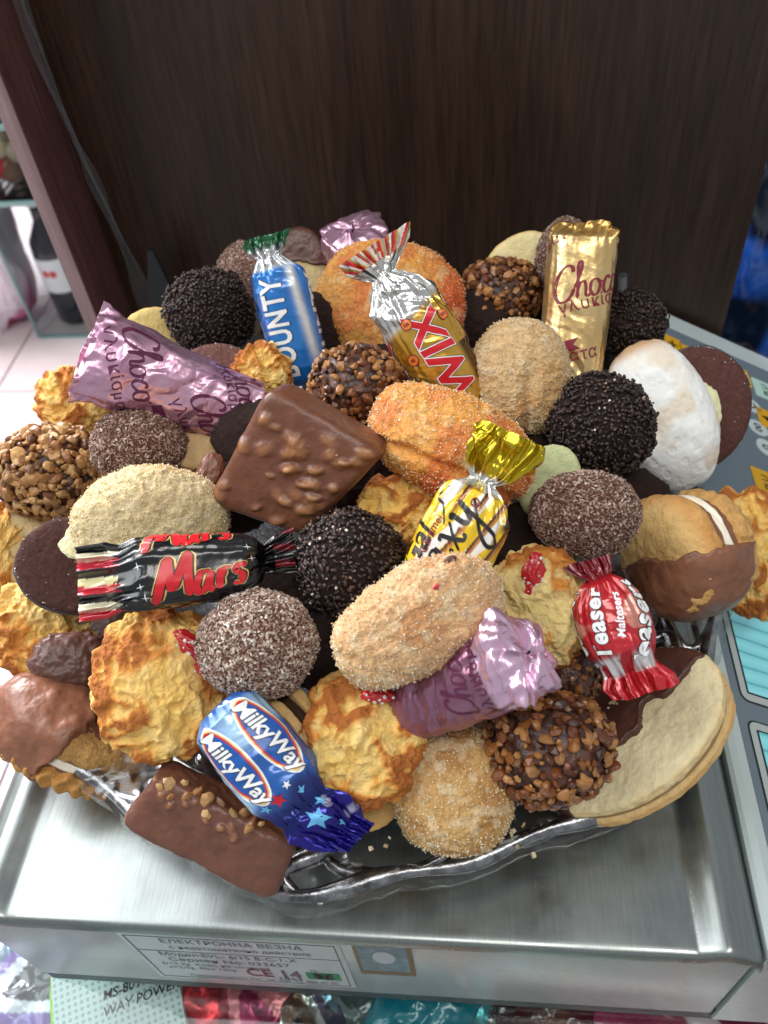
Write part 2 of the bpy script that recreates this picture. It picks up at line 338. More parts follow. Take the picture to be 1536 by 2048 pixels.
    def decal(s, VF, x0, s0, ang, mat, parent, name='lettering', lift=.012, scale=1.):
        V, Fc = VF; a = math.radians(ang); Q = V*scale; X = x0+Q[:, 0]*math.cos(a)-Q[:, 1]*math.sin(a); S = s0+Q[:, 0]*math.sin(a)+Q[:, 1]*math.cos(a)
        r = np.interp(X, s.x[s.rows], s.rows)
        arc = -S; c = np.interp(arc, s.arc, np.arange(s.NU)); i = np.clip(np.floor(r).astype(int), 0, s.NV-2); f = (r-i)[:, None]; j = np.floor(c).astype(int) % s.NU; g = (c-np.floor(c))[:, None]; j2 = (j+1) % s.NU
        def bl(A): return (A[i, j]*(1-f)+A[i+1, j]*f)*(1-g)+(A[i, j2]*(1-f)+A[i+1, j2]*f)*g
        P = bl(s.P)+bl(s.Nn)*lift
        inside = (X > s.x[s.rows[0]]) & (X < s.x[s.rows[-1]]); Fc = tri(Fc); Fc = Fc[inside[Fc].all(1)]
        if len(Fc): return obj(name, P, Fc, mat, parent, True)
# ------------------------------------------------------------------ placing things on the heap
DC = np.array([-4.8, 25.2, 1.5]); DA, DH = 15.0, 9.5   # heap: a dome over the platter
def on_dome(px, py):
    r = ray(px, py); S = np.array([DA, DA, DH]); o = (CAM-DC)/S; d = r/S; a, b, c = d@d, 2*o@d, o@o-1; D = b*b-4*a*c
    t = (-b-math.sqrt(D))/(2*a) if D > 0 else -b/(2*a); return CAM+r*t
class At:
    def __init__(s, px, py, off=0, ang=0, tx=0, ty=0, y=None, z=None):
        p = hit(px, py, 1, y) if y is not None else hit(px, py, 2, z) if z is not None else on_dome(px, py)
        r = ray(px, py); p = p+r*off; s.p = p; s.k = depth(p)/F_PX          # s.k = cm per photo pixel there
        zc = -r; xr = R[:, 0]-(R[:, 0]@zc)*zc; xr /= np.linalg.norm(xr); yu = np.cross(zc, xr)
        B = Matrix([[xr[i], yu[i], zc[i]] for i in range(3)])
        B = B @ Matrix.Rotation(math.radians(ang), 3, 'Z') @ Matrix.Rotation(math.radians(ty), 3, 'Y') @ Matrix.Rotation(math.radians(tx), 3, 'X')
        s.M = B.to_4x4(); s.M.translation = Vector(p*CM)
# ================================================================== the setting: scale, counter, wood, floor
def wood(name, c0, c1, rough=.45, sc_=1., spec=.4):
    s = N(name); tc = s.n('ShaderNodeTexCoord').outputs['Object']
    f = s.noise(60*sc_, 6, .7, tc, (6, 6, .35)); f2 = s.noise(14*sc_, 3, .5, tc, (3, 3, .3))
    c = s.mul(s.ramp(f, [(.35, c0), (.68, c1)]), s.ramp(f2, [(.3, g3(.7)), (.7, g3(1.3))]))
    s.l(c, s.b.inputs['Base Color']); s.set(Roughness=rough); s.b.inputs['Specular IOR Level'].default_value = spec
    s.bump(s.noise(160*sc_, 4, .7, tc, (5, 5, .25)), .35, .0006); return s.m
M_woodpanel = wood('dark_wood', lin('271a13'), lin('402c21'), .38)
M_woodedge = wood('brown_wood', lin('4a2e2c'), lin('6a4543'), .5)
M_band = wood('edge_band_glare', lin('94787a'), lin('ab9092'), .5)  # window glare on the front edge put into this paler colour
panel = bevbox('wood_panel', (-25.1, 23.0-6.58, 48, 50, -40, 70), M_woodpanel, None, .05); panel['label'] = 'dark brown wood-grain board standing behind the platter of sweets'; panel['category'] = 'wood panel'
sb = root('cabinet_side', 'brown wooden cabinet side, its front edge coloured paler for window glare, left of the dark board', 'cabinet side', Matrix.Translation((-.237, .48, 0)))
bevbox('board', (-.9, 0, -4.8, 0.0, -40, 70), M_woodedge, sb, .04)
bevbox('edge_strip', (-.92, -.02, -4.95, -4.8, -40, 70), M_band, sb, .03)
M_plastic = N('clear_plastic_sheet'); M_plastic.set(Base_Color=(.75, .82, .9, 1), Roughness=.3, Alpha=.05); M_plastic.bump(M_plastic.noise(60, 3), .6, .004); M_plastic = M_plastic.m
# creased strip of plastic film hanging in the corner
nv, nu = 90, 10; t = np.linspace(0, 1, nv); V = []
for i in range(nv):
    for j in range(nu):
        u = j/(nu-1)-.5; zz = -6+t[i]*34; wd = .7+.5*math.sin(t[i]*9)+.3*math.sin(t[i]*31)
        V.append((-22.4+u*wd+.5*math.sin(t[i]*7)-.5*t[i], 47.3+.35*math.sin(u*9+t[i]*20)-.3, zz))
o = obj('plastic_strip', V, grid_faces(nv, nu, False), M_plastic); o['label'] = 'creased strip of clear plastic hanging in the corner of the dark board'; o['category'] = 'plastic film'
# small black card holder and grey rod behind the heap
M_black = plain('black_plastic', (.012, .013, .015), .35); M_rod = plain('grey_rod_metal', (.25, .25, .25), .4, .6)
p = hit(322, 600, 1, 45.5); V, Fc = boxVF(-1.4, 1.4, -.12, .12, -2, 3.6); V[V[:, 2] > 0, 0] *= .12; V[V[:, 2] > 0, 0] += .35
o = obj('card_clip', V, Fc, M_black, None, False, M=Matrix.Translation(Vector(p*CM))); o['label'] = 'small black pointed plastic clip sticking up behind the far left of the heap'; o['category'] = 'clip'
p = hit(1248, 600, 1, 46.6); V, Fc = tube([(0, 0, -5), (-.1, 0, 0), (-.3, 0, 1.8)], .28, 10)
o = obj('metal_rod', V, Fc, M_rod, None, M=Matrix.Translation(Vector(p*CM))); o['label'] = 'thin grey rod standing behind the gold wrapped roll'; o['category'] = 'rod'
# ---- the scale
M_steel = N('brushed_steel'); tc = M_steel.n('ShaderNodeTexCoord').outputs['Object']
f = M_steel.noise(900, 5, .75, tc, (1, .05, 1)); f2 = M_steel.noise(35, 4, .6, tc)
M_steel.l(M_steel.ramp(f, [(.3, (.26, .285, .275)), (.7, (.34, .365, .355))]), M_steel.b.inputs['Base Color']); M_steel.l(M_steel.ramp(f2, [(.3, g3(.24)), (.7, g3(.42))]), M_steel.b.inputs['Roughness'])
_p = M_steel.bump(M_steel.noise(1500, 3, .7, tc, (1, .04, 1)), .12, .0002); M_steel.bump(M_steel.noise(260, 5, .8, tc, (.12, 1, 1)), .10, .0003, _p); M_steel.set(Metallic=1.0); M_steel = M_steel.m
M_house = plain('grey_scale_plastic', lin('a2a4a3'), .24, spec=.45, var=(300, .95, 1.05)); M_housetop = plain('pale_grey_scale_plastic', lin('bcc8c6'), .4)
M_slate = plain('slate_keypad_film', lin('6c7a84'), .4, bump=(900, .2, .0002)); M_rubber = plain('dark_base_plastic', lin('2a3236'), .45)
sca = root('electronic_scale', 'grey electronic shop scale with steel tray and keypad under the platter', 'scale', Matrix.Identity(4))
prof = [(-19.6, -.7), (-19.35, -.15), (-19.0, .12), (-18.5, .34), (-18.1, .3), (-17.5, .04), (-17.0, 0), (7.0, 0), (7.5, .02), (8.1, .30), (8.45, .42), (8.75, .34), (9.2, .06), (9.5, -.06), (9.72, -.25), (9.8, -.7)]
px_ = np.array(prof); xs = np.concatenate([np.linspace(-19.6, -17, 28), np.linspace(-16.5, 6.5, 30), np.linspace(7, 9.8, 30)]); zs = np.interp(xs, px_[:, 0], px_[:, 1])
ker = np.array([1, 2, 1])/4; zs[1:-1] = np.convolve(zs, ker, 'valid'); yy = np.concatenate([[8.55, 8.56, 8.6, 8.68, 8.8], [8.9, 9.0], np.linspace(9.2, 44.5, 20), [44.9, 45.0, 45.03]]); dz = np.zeros(len(yy)); dz[0] = -.7; dz[1] = -.2; dz[2] = -.09; dz[3] = -.03; dz[4] = -.005; dz[-2] = -.1; dz[-1] = -.7
V = np.array([(x, y, z+d) for y, d in zip(yy, dz) for x, z in zip(xs, zs)]); obj('steel_tray', V, grid_faces(len(yy), len(xs), False), M_steel, sca)
bevbox('housing', (-19.4, 9.62, 8.75, 44.8, -8.5, -.36), M_house, sca, .12)
bevbox('base', (-19.6, 10.4, 8.9, 45, -10.1, -8.53), M_rubber, sca, .1)
SL = .53; KX, KZ = 10.28, .02
pn = np.array([SL, 0, 1.]); pn /= np.linalg.norm(pn)
def kp(px, py, lift=0):
    r = ray(px, py); q = np.array([KX, 0, KZ]); tt = ((q-CAM)@pn)/(r@pn); return CAM+r*tt+pn*lift
kx = np.array([1, 0, -SL]); kx /= np.linalg.norm(kx); KM = Matrix([[kx[0], 0, pn[0]], [kx[1], 1, pn[1]], [kx[2], 0, pn[2]]])
def kpt(x, y, lift=0): return np.array([KX, y, KZ])+kx*x+pn*lift
V = []; 
for y in (8.76, 47.4): V += [(9.85, y, -9.5), (9.85, y, -.12), (10.0, y, 0.0), (10.28, y, .02), tuple(kpt(16.5, y)), tuple(kpt(16.9, y, -.3)), (25.5, y, -9.5)]
n_ = 7; Fc = [(i, i+1, n_+i+1, n_+i) for i in range(n_-1)]+[(n_-1, 0, n_, 2*n_-1), tuple(range(n_))[::-1], tuple(range(n_, 2*n_))]
kh = obj('keypad_housing', V, Fc, M_housetop, sca, False); kh.data.materials.append(M_house); kh.data.polygons[7].material_index = 1
def kplate(name, pts, mat, z0, h, parent=sca):     # a thin raised plate on the keypad plane from (x,y) points
    a = [kpt(x, y, z0) for x, y in pts]; b = [kpt(x, y, z0+h) for x, y in pts]; n = len(pts)
    return obj(name, a+b, [tuple(range(n, 2*n))]+[(i, (i+1) % n, n+(i+1) % n, n+i) for i in range(n)], mat, parent, False)
def rrect(x0, x1, y0, y1, r=.3, n=4):
    P = []
    for cx, cy, a0 in ((x1-r, y1-r, 0), (x0+r, y1-r, 90), (x0+r, y0+r, 180), (x1-r, y0+r, 270)):
        for k in range(n+1): a = math.radians(a0+90*k/n); P.append((cx+r*math.cos(a), cy+r*math.sin(a)))
    return P
kplate('keypad_film', [(.42, 9.2), (16.2, 9.2), (16.2, 45.7), (.42, 45.7)], M_slate, .004, .02)
M_frame = plain('pale_display_border', lin('b4bcb8'), .4); M_line = plain('black_line', (.01, .015, .02), .4)
s = N('lcd_glass'); tc = s.n('ShaderNodeTexCoord').outputs['Object']; wv = s.n('ShaderNodeTexWave', bands_direction='Y'); wv.inputs['Scale'].default_value = 40; wv.inputs['Distortion'].default_value = 1.2; wv.inputs['Detail'].default_value = 2; s.l(tc, wv.inputs[0])
s.l(s.ramp(wv.outputs['Fac'], [(.02, lin('58a8b0')), (.10, lin('76c6cf')), (1, lin('84d2da'))]), s.b.inputs['Base Color']); s.set(Roughness=.12); s.l(s.ramp(wv.outputs['Fac'], [(.02, lin('58a8b0')), (.10, lin('76c6cf')), (1, lin('84d2da'))]), s.b.inputs['Emission Color']); s.b.inputs['Emission Strength'].default_value = .25; M_lcd = s.m
for (y0, y1) in ((18.75, 25.2), (10.6, 17.75)):
    kplate('display_outline', rrect(.82, 7.2, y0-.08, y1+.08, .42), M_line, .03, .012); kplate('display_border', rrect(.9, 7.12, y0, y1, .36), M_frame, .045, .012)
    kplate('display_recess', rrect(1.22, 6.8, y0+.34, y1-.34, .04), M_line, .06, .012); kplate('display_screen', rrect(1.3, 6.72, y0+.42, y1-.42, .03), M_lcd, .075, .012)
M_yk = plain('yellow_key', lin('e0aa22'), .35); M_wk = plain('white_key', lin('c9d6d6'), .35); M_gk = plain('pale_green_key', lin('bfe0d2'), .35)
def kxy(px, py): q = kp(px, py)-np.array([KX, 0, KZ]); return float(q@kx), float(q[1])
def key(px, py, wx, wy, mat, glyph=None, gs=1., oval=False, gm=None):
    x, y = kxy(px, py)
    k = kplate('key', [(x+a, y+b) for a, b in ell(wx, wy, 28)] if oval else rrect(x-wx, x+wx, y-wy, y+wy, .12, 2), mat, .03, .05)
    if glyph:
        V2, F2 = text(glyph, gs, 0, .012, None); P = [kpt(x-v, y+u, .088) for u, v in V2]; obj('lettering', P, F2, gm or I_grey, k, False)
for a in [(1346, 691, .62, .8, M_yk, '+', 1.5), (1372, 702, .55, .5, M_yk), (1432, 728, .55, .6, M_yk), (1480, 753, .72, .86, M_yk, '1', 1.1), (1530, 783, .95, .9, M_gk, 'PLU', .7), (1533, 840, .7, .9, M_yk, '4', 1.1),
          (1502, 812, .72, .66, M_wk, 'C', .9), (1515, 857, .72, .66, M_wk, '00', .75), (1532, 897, .74, .7, M_wk, '0', .9), (1532, 968, .9, 1.0, M_yk, 'PLU', .7), (1580, 770, .8, .8, M_yk, '2', 1), (1600, 900, .8, .8, M_yk, '7', 1), (1590, 1000, .8, .8, M_yk, 'T', 1)]:
    key(*a[:5], *(a[5:] if len(a) > 5 else ()), oval=a[4] is M_wk, gm=I_dark)
# approval plate on the front face of the housing
fy = 8.735
def fplate(name, x0, x1, z0, z1, mat, lift=.0, parent=sca):
    V, Fc = boxVF(x0, x1, fy-.012-lift, fy-lift, z0, z1); return obj(name, V, Fc, mat, parent, False)
M_label = plain('silver_label', lin('b9bcc0'), .3, .2); M_stick = plain('hologram_sticker', lin('6f8088'), .35, .3, var=(300, .6, 1.4)); M_gold2 = plain('worn_sticker_edge', lin('6e5a3c'), .5, var=(500, .5, 1.5))
fl = lambda px, py: hit(px, py, 1, fy)
a, b = fl(250, 1900), fl(715, 1978); x0, x1, zt, zb = a[0]+.4, b[0], -1.3, -7.6
lab = fplate('approval_label', x0, x1, zb, zt, M_label, .01)
def ftext(sx, size, cx, cz, mat=I_grey, parent=lab, sh=0, off=0., sq=1., lift=.03):
    V2, F2 = text(sx, size, sh, off, None); obj('lettering', [(cx+u*sq, fy-lift-.01, cz+v) for u, v in V2], F2, mat, parent, False)
W_ = x1-x0; xm = (x0+x1)/2
for (zz, th) in ((zt-.25, .05), (zb+.25, .05), (zt-2.15, .04)): fplate('rule', x0+.2, x1-.2, zz-th, zz, I_grey, .025, lab)
for xx in (x0+.2, x1-.25): fplate('rule', xx, xx+.04, zb+.3, zt-.25, I_grey, .025, lab)
ftext('ЕЛЕКТРОННА ВЕЗНА', .75, xm, zt-.8, sq=.72, off=.0); ftext('с неавтоматично действие', .6, xm+.2, zt-1.6, sq=.72)
ftext('Модел:EVL- 6/15 B-C-1-X', .7, xm-.5, zt-2.6, sq=.72, off=.0); ftext('Сериен No: 033657', .72, xm-.6, zt-3.35, sq=.8, off=.0)
ftext('6/15 kg  Клас на точност', .5, xm-1.3, zt-4.0, sq=.8); ftext('e=2/5g  Max 15kg', .5, xm-2.0, zt-4.55, sq=.8)
ftext('CE 14', 1.5, xm+1.0, zt-4.75, I_plum, sq=.62, off=.04); ftext('1863', .6, xm+1.6, zt-5.4, sq=.9); ftext('III', .45, x1-1.5, zt-3.95, sq=.9)
ftext('Производител: София тел. 02 980 41 00', .5, xm+.4, zt-5.75, sq=.7)
M_greenst = plain('green_sticker', lin('127a4c'), .4); g_ = fplate('green_sticker', x1-1.9, x1-.5, zt-5.2, zt-4.2, M_greenst, .03, lab); ftext('M', 1.1, x1-1.2, zt-4.7, I_dark, g_, 0, .05, 1.0, .05)
a, b = fl(706, 1900), fl(833, 1950); st = fplate('seal_sticker', a[0], b[0], -5.2, -.9, M_gold2, .012); st2 = fplate('seal_hologram', a[0]+.15, b[0]-.2, -4.6, -1.3, M_stick, .025, st)
V2, F2 = poly2d(ell(.42, .8), None) if False else (np.array(ell(.42, .8)), None); obj('seal_emblem', [(a[0]+1.1+u, fy-.045, -2.7+v) for u, v in V2], [tuple(range(40))], M_label, st2, False)
# ---- glass counter and what lies under it
s = N('counter_glass'); s.t.nodes.remove(s.b); out = [x for x in s.t.nodes if x.type == 'OUTPUT_MATERIAL'][0]
tr = s.n('ShaderNodeBsdfTransparent'); tr.inputs[0].default_value = (.90, .96, .95, 1); gl = s.n('ShaderNodeBsdfGlossy'); gl.inputs['Roughness'].default_value = .03; lw = s.n('ShaderNodeFresnel'); lw.inputs[0].default_value = 1.5; mx = s.n('ShaderNodeMixShader')
s.l(lw.outputs[0], mx.inputs[0]); s.l(tr.outputs[0], mx.inputs[1]); s.l(gl.outputs[0], mx.inputs[2]); s.l(mx.outputs[0], out.inputs[0]); M_glass = s.m
o = bevbox('glass_counter', (-25.4, 60, -14, 47.6, -10.9, -10.2), M_glass, None, .06); o['label'] = 'clear glass counter top beneath the scale with packets under it'; o['category'] = 'glass counter'
M_cab = plain('counter_shelf_board', lin('4a4d50'), .5); o = bevbox('counter_shelf', (-25, 60, -14, 47.5, -22, -20.8), M_cab, None, .1); o['label'] = 'grey shelf under the glass counter holding coloured packets'; o['category'] = 'shelf'
def packet(name, px, py, wx, wy, h, ang, colf, label, cat, z=-17.5, mat=None, seed=0, yy=None):
    q = hit(px, py, 2, z) if yy is None else np.array([px, yy, z])
    n = 70; u, v = np.meshgrid(np.linspace(-1, 1, n), np.linspace(-1, 1, n)); P2 = np.stack([u.ravel()*wx, v.ravel()*wy], 1)
    dome = (np.clip(1-u**4, 0, 1)*np.clip(1-v**4, 0, 1)).ravel()**.5; P3 = np.stack([P2[:, 0], P2[:, 1], 0*P2[:, 0]+seed*5.], 1)
    Zt = dome*h*(.75+.5*fbm(P3*.5, seed, 2))+.35*ridged(P3*.7, seed, 3)*np.sqrt(dome)
    V = np.concatenate([np.stack([P2[:, 0], P2[:, 1], Zt], 1), np.stack([P2[:, 0], P2[:, 1], -dome*h*.4-.01], 1)])
    Fg = grid_faces(n, n, False); Fc = np.concatenate([Fg[:, ::-1], Fg+n*n]); c = colf(u.ravel(), v.ravel()); c = np.concatenate([c, c]) if c.ndim == 2 else c
    Mx = Matrix.Translation(Vector(q*CM)) @ Matrix.Rotation(math.radians(ang), 4, 'Z')
    o = obj(name, V, Fc, mat or M_film, None, True, c, M=Mx); o['label'] = label; o['category'] = cat; return o
def A4(c, m=0): return np.array([*c, m])
def bands(fn, cols):
    def f(u, v):
        i = np.clip((fn(u, v)*len(cols)).astype(int), 0, len(cols)-1); return np.array([A4(*c) if isinstance(c[0], tuple) else A4(c) for c in cols])[i]
    return f
zb_ = -18
q = hit(245, 2040, 2, -13.2)
bx = root('leaflet_box', 'pale box printed MS-80TV and WAY POWER under the scale front', 'box', Matrix.Translation(Vector(q*CM)) @ Matrix.Rotation(math.radians(24), 4, 'Z'))
s = N('dotted_card'); tc = s.n('ShaderNodeTexCoord').outputs['Object']; vo = s.n('ShaderNodeTexVoronoi'); vo.inputs['Scale'].default_value = 330; vo.inputs['Randomness'].default_value = 0; s.l(tc, vo.inputs['Vector'])
s.l(s.ramp(vo.outputs['Distance'], [(.22, lin('a9b6b6')), (.34, lin('dde6e6'))]), s.b.inputs['Base Color']); s.set(Roughness=.5); M_dot = s.m; M_card = plain('pale_card', lin('d5dfdf'), .5)
bevbox('carton', (-3.2, 2.9, -3.6, 3.2, -6.5, 0), M_dot, bx, .05)
def btext(sx, size, x, y, ang=0, par=bx, mat=I_dark, z=.02):
    V2, F2 = text(sx, size, .2, .008, None); obj('lettering', [(x+u, y+v, z) for u, v in V2], F2, mat, par, False)
btext('MS-80TV', .62, .35, 1.35); btext('WAY POWER', .62, 1.0, .62)
mulb = lambda u, v: (.5+.25*u+.25*np.sin(3*v+2*u))
packet('sweet_packet', 60, 2035, 3.6, 4.2, 1.2, 25, bands(lambda u, v: .5+.3*u+.2*np.sin(5*v), [(lin('3c4b63'), 0), (lin('c6d8d4'), 0), (lin('5a6f86'), 0), (lin('7b5aa6'), 0), (lin('e6e2ee'), 0), (lin('2a2430'), 0), (lin('1f1c25'), 0), (lin('2a2430'), 0)]), 'violet and black packet with pale swirls at the lower left corner', 'packet', seed=2, z=-15)
packet('sweet_packet', 205, 1975, 2.6, 1.4, .5, 20, lambda u, v: np.tile(A4(lin('9ccb1e')), (len(u), 1)), 'bright green packet corner above the pale printed box', 'packet', seed=5, z=-14)
packet('sweet_packet', 470, 2035, 3.2, 4.4, 1.4, -18, bands(lambda u, v: .5+.35*u+.15*np.sin(6*v+4*u), [(lin('b8102a'), .5), (lin('d42a35'), .6), (lin('8f0f24'), .5), (lin('e07a80'), .4), (lin('a81f56'), .5), (lin('c01822'), .6)]), 'shiny red foil packet beside the pale printed box', 'packet', seed=7, z=-15, mat=M_foil)
packet('sweet_packet', 640, 2040, 2.5, 4.0, 1.5, 8, bands(lambda u, v: .5+.3*np.sin(4*u+3*v)+.2*v, [(lin('2a2233'), .3), (lin('6d4a35'), .4), (lin('d9d3cf'), .8), (lin('5a4f66'), .6), (lin('8fb5cf'), .7)]), 'dark packet with silver bits between red and grey packets', 'packet', seed=9, z=-15, mat=M_foil)
packet('sweet_packet', 745, 2045, 1.6, 4.0, .8, 40, lambda u, v: np.tile(A4(lin('56605f')), (len(u), 1)), 'plain dark grey packet left of the teal one', 'packet', seed=10, z=-14.6)
packet('sweet_packet', 830, 2062, 2.4, 3.4, .9, -22, lambda u, v: np.tile(A4(lin('0d7f93')), (len(u), 1)), 'plain teal packet with a curved edge under the scale', 'packet', seed=11, z=-14)
packet('sweet_packet', 930, 2030, 2.2, 3.6, 1.6, 5, bands(lambda u, v: .5+.3*np.sin(5*u)+.2*np.sin(4*v), [(lin('c9564f'), .3), (lin('d8dada'), .9), (lin('8a8286'), .8), (lin('58b5c0'), .5), (lin('6d4b7c'), .5)]), 'silver packet with red and turquoise bits right of the teal one', 'packet', seed=13, z=-15.5, mat=M_foil)
packet('sweet_packet', 1085, 2040, 2.6, 4.2, 1.0, 3, bands(lambda u, v: .5+.5*u, [(lin('3a1620'), 0), (lin('4d1d22'), 0), (lin('6b3326'), 0), (lin('5c1a26'), 0)]), 'dark maroon packet left of the pink lettered one', 'packet', seed=14, z=-15)
pk = packet('sweet_packet', 1330, 2045, 6.0, 4.4, .9, -6, bands(lambda u, v: .5+.5*np.clip(u+.3*np.sin(2*v), -1, 1), [(lin('9c2f58'), 0), (lin('b8496d'), 0), (lin('ab3e62'), 0), (lin('b24a68'), 0), (lin('e2c2cc'), 0), (lin('8f2648'), 0), (lin('a33a5e'), 0)]), 'pink packet with white curly lettering at the lower right corner', 'packet', seed=15, z=-15)
V2, F2 = strokes([([(-1, .3), (-.6, .6), (0, .2), (.5, .5), (.8, .1), (.5, -.3), (.1, -.1)], .3), ([(1.3, .3), (1.6, .6), (1.9, .2), (1.6, -.3)], .12)], 1.8)
obj('lettering', [(u-1, v+2.0, 1.6) for u, v in V2], F2, I_white, pk, False)
for i, (xx, yv, c, lb) in enumerate([(-16, 0, '8f9bb0', 'steel blue packet lying in front of the scale'), (-9, 1, 'd8d4ce', 'off white packet lying in front of the scale'), (-2, 0, 'c0262c', 'bright red packet lying in front of the scale'), (5, 1, '8fc0c4', 'light turquoise packet lying in front of the scale'), (12, 0, 'b0405f', 'rose packet lying in front of the scale')]):
    packet('sweet_packet', xx, 0, 3.6, 5.5, 1.2, 7*i-10, (lambda cc: bands(lambda u, v: .5+.3*np.sin(3*u+v)+.2*np.sin(5*v), [(lin(cc), 0), (lin('e8e8e6'), 0), (lin(cc), .2), (lin('c99a60'), .2), (lin(cc), 0)]))(c), lb, 'packet', z=-15, seed=20+i, yy=yv)
# ---- floor, far wall, display case, bottle, bags
M_grout = plain('floor_grout', lin('8d7d7e'), .8); M_tile = plain('beige_floor_tile', lin('c9bbbb'), .25, var=(9, .93, 1.05)); M_wall = plain('shop_wall', lin('b9b2b8'), .8); M_backdrop = plain('dark_backdrop_paint', lin('1d1a19'), .8)
fl_ = bevbox('floor', (-400, 300, -60, 420, -96, -90.6), M_grout, None, 0); fl_['kind'] = 'structure'
tm = None
for i in range(9):
    for j in range(9):
        x, y = -300+i*40.0+5, 60+j*40.0-10
        if tm is None: t0 = bevbox('tile', (-19.8, 19.8, -19.8, 19.8, -.6, 0), M_tile, fl_, .15, 1); tm = t0.data
        else: t0 = link('tile', tm, fl_)
        t0.location = (x*CM, y*CM, -.90)
o = bevbox('wall', (-400, 300, 400, 405, -96, 150), M_wall, None, 0); o['kind'] = 'structure'
o = bevbox('dark_backdrop', (12, 90, 95, 98, -90, 70), M_backdrop, None, 0); o['kind'] = 'structure'  # dark backdrop added so world light does not show past the board
cb = hit(80, 675, 2, -90); Y0 = cb[1]; X0 = cb[0]
case = root('display_case', 'tall glass display case with shelves standing on the tiled floor', 'display case', Matrix.Translation((X0*CM, Y0*CM, -.90)))
M_cglass = M_glass.copy(); M_cglass.name = 'case_glass'
for n_ in M_cglass.node_tree.nodes:
    if n_.type == 'FRESNEL': n_.inputs[0].default_value = 1.12
    if n_.type == 'BSDF_TRANSPARENT': n_.inputs[0].default_value = (.93, .96, .96, 1)
M_gedge = plain('green_glass_edge', lin('6d9390'), .2, spec=.6)
z1_ = hit(60, 405, 1, Y0)[2]+90; z2_ = hit(20, 252, 1, Y0)[2]+90
bevbox('front_glass', (.3, 90, 0, .5, .5, 150), M_cglass, case, 0); bevbox('side_glass', (0, .5, .6, 50, .5, 150), M_cglass, case, 0)
bevbox('glass_edge', (-.35, .28, -.3, .3, 0, 150), M_gedge, case, .05); bevbox('bottom_edge', (0, 90, -.5, .4, 0, .5), M_gedge, case, 0)
for zz in (z1_, z2_): sh = bevbox('shelf', (.6, 89, .6, 49, zz-.4, zz+.4), M_cglass, case, 0); bevbox('shelf_edge', (.3, 90, -.6, -.05, zz-.6, zz+.6), M_gedge, sh, .05)
bevbox('back_board', (0, 90, 50, 51, 0, 150), M_wall, case, 0)
def heap(px, py, zrel, n, sx, cols, seed, label, cat):
    q = hit(px, py, 1, Y0+18); r = np.random.default_rng(seed); TV, TF = ico(2); pos = np.stack([r.normal(0, sx, n), r.uniform(-14, 14, n), np.abs(r.normal(0, 5.5, n))+2.5], 1)
    V, Fc = scatter(TV, TF, pos, frames(r.normal(size=(n, 3)), r=r), r.uniform(2.0, 3.6, (n, 3))); c = np.array([lin(x) for x in cols])[r.integers(0, len(cols), n)]; c = np.repeat(c, len(TV), 0)
    o = obj('sweets_heap', V, Fc, M_biscuit, None, True, c, M=Matrix.Translation((q[0]*CM, (Y0+22)*CM, (-90+zrel)*CM)), kind='stuff'); o['label'] = label; o['category'] = cat
heap(75, 340, z1_, 260, 17, ['6b4a3a', '8a6a50', 'a8202c', '9a8a74', '584038', 'b0884c', 'c7b79a'], 3, 'blurred heap of mixed sweets on the middle shelf of the display case', 'sweets')
heap(20, 200, z2_, 160, 12, ['d8d24a', '6ac2b4', 'e8e4a0', '4fa8c0', '9ad07a'], 4, 'yellow and turquoise sweets on the upper shelf of the display case', 'sweets')
qb = hit(150, 640, 2, -89); bt = root('bottle', 'dark bottle with a white label with two red dots inside the display case', 'bottle', Matrix.Translation((qb[0]*CM, (Y0+9)*CM, -.892)))
pr = [(0, 0), (4.6, 0), (5, .6), (5, 19), (4.6, 22), (2.4, 25.5), (1.6, 27), (1.5, 31), (1.9, 31.2), (1.9, 33), (0, 33)]
def lathe(name, pr, mat, par, n=28, M=None, **k):
    V = [(r*math.cos(2*math.pi*i/n), r*math.sin(2*math.pi*i/n), z) for r, z in pr for i in range(n)]; return obj(name, V, grid_faces(len(pr), n)[:, ::-1].copy(), mat, par, M=M, **k)
M_bottle = plain('dark_bottle_glass', (.012, .012, .02), .12); M_lab = plain('white_paper', lin('e8e4e6'), .6); M_cap = plain('pale_cap', lin('dcd8dc'), .5)
lathe('body', pr, M_bottle, bt); lathe('cap', [(0, 30.8), (2.1, 30.8), (2.1, 34.5), (0, 34.6)], M_cap, bt)
V = []; 
for zz in (9.5, 18.5):
    for i in range(15): a = math.radians(-145+i*110/14-5); V.append((5.06*math.cos(a), 5.06*math.sin(a), zz))
lb_ = obj('paper_label', V, grid_faces(2, 15, False), M_lab, bt)
for a in (-108, -86):
    a = math.radians(a); c = np.array([5.1*math.cos(a), 5.1*math.sin(a), 14.8]); t_ = np.array([-math.sin(a), math.cos(a), 0]); obj('printed_cherry', [c+t_*u+np.array([0, 0, v]) for u, v in ell(.95, .95, 16)], [tuple(range(16))], I_red, lb_, False)
for i, (px, py, sx, sz, c, lb, z0) in enumerate([(-20, 640, 16, 34, 'e6d3e4', 'crumpled white and pink plastic bag on the floor left of the display case', -90)]):
    q = hit(px, py, 2, z0); n, F_ = ico(6); V = sup(n, (sx, 12, sz), 2.5, 2.5); V = V*(1+.16*ridged(n*2.1, 4, 4)+.12*fbm(n*1.5, 2, 2))[:, None]; V[:, 2] += sz; c2 = mix(lin('ecdfe9'), lin('d2709c'), ss(.5, .62, vn(n*1.6+3, 5)))
    o = obj('plastic_bag', V, F_, M_powder, None, True, c2, M=Matrix.Translation(Vector(q*CM))); o['label'] = lb; o['category'] = 'plastic bag'
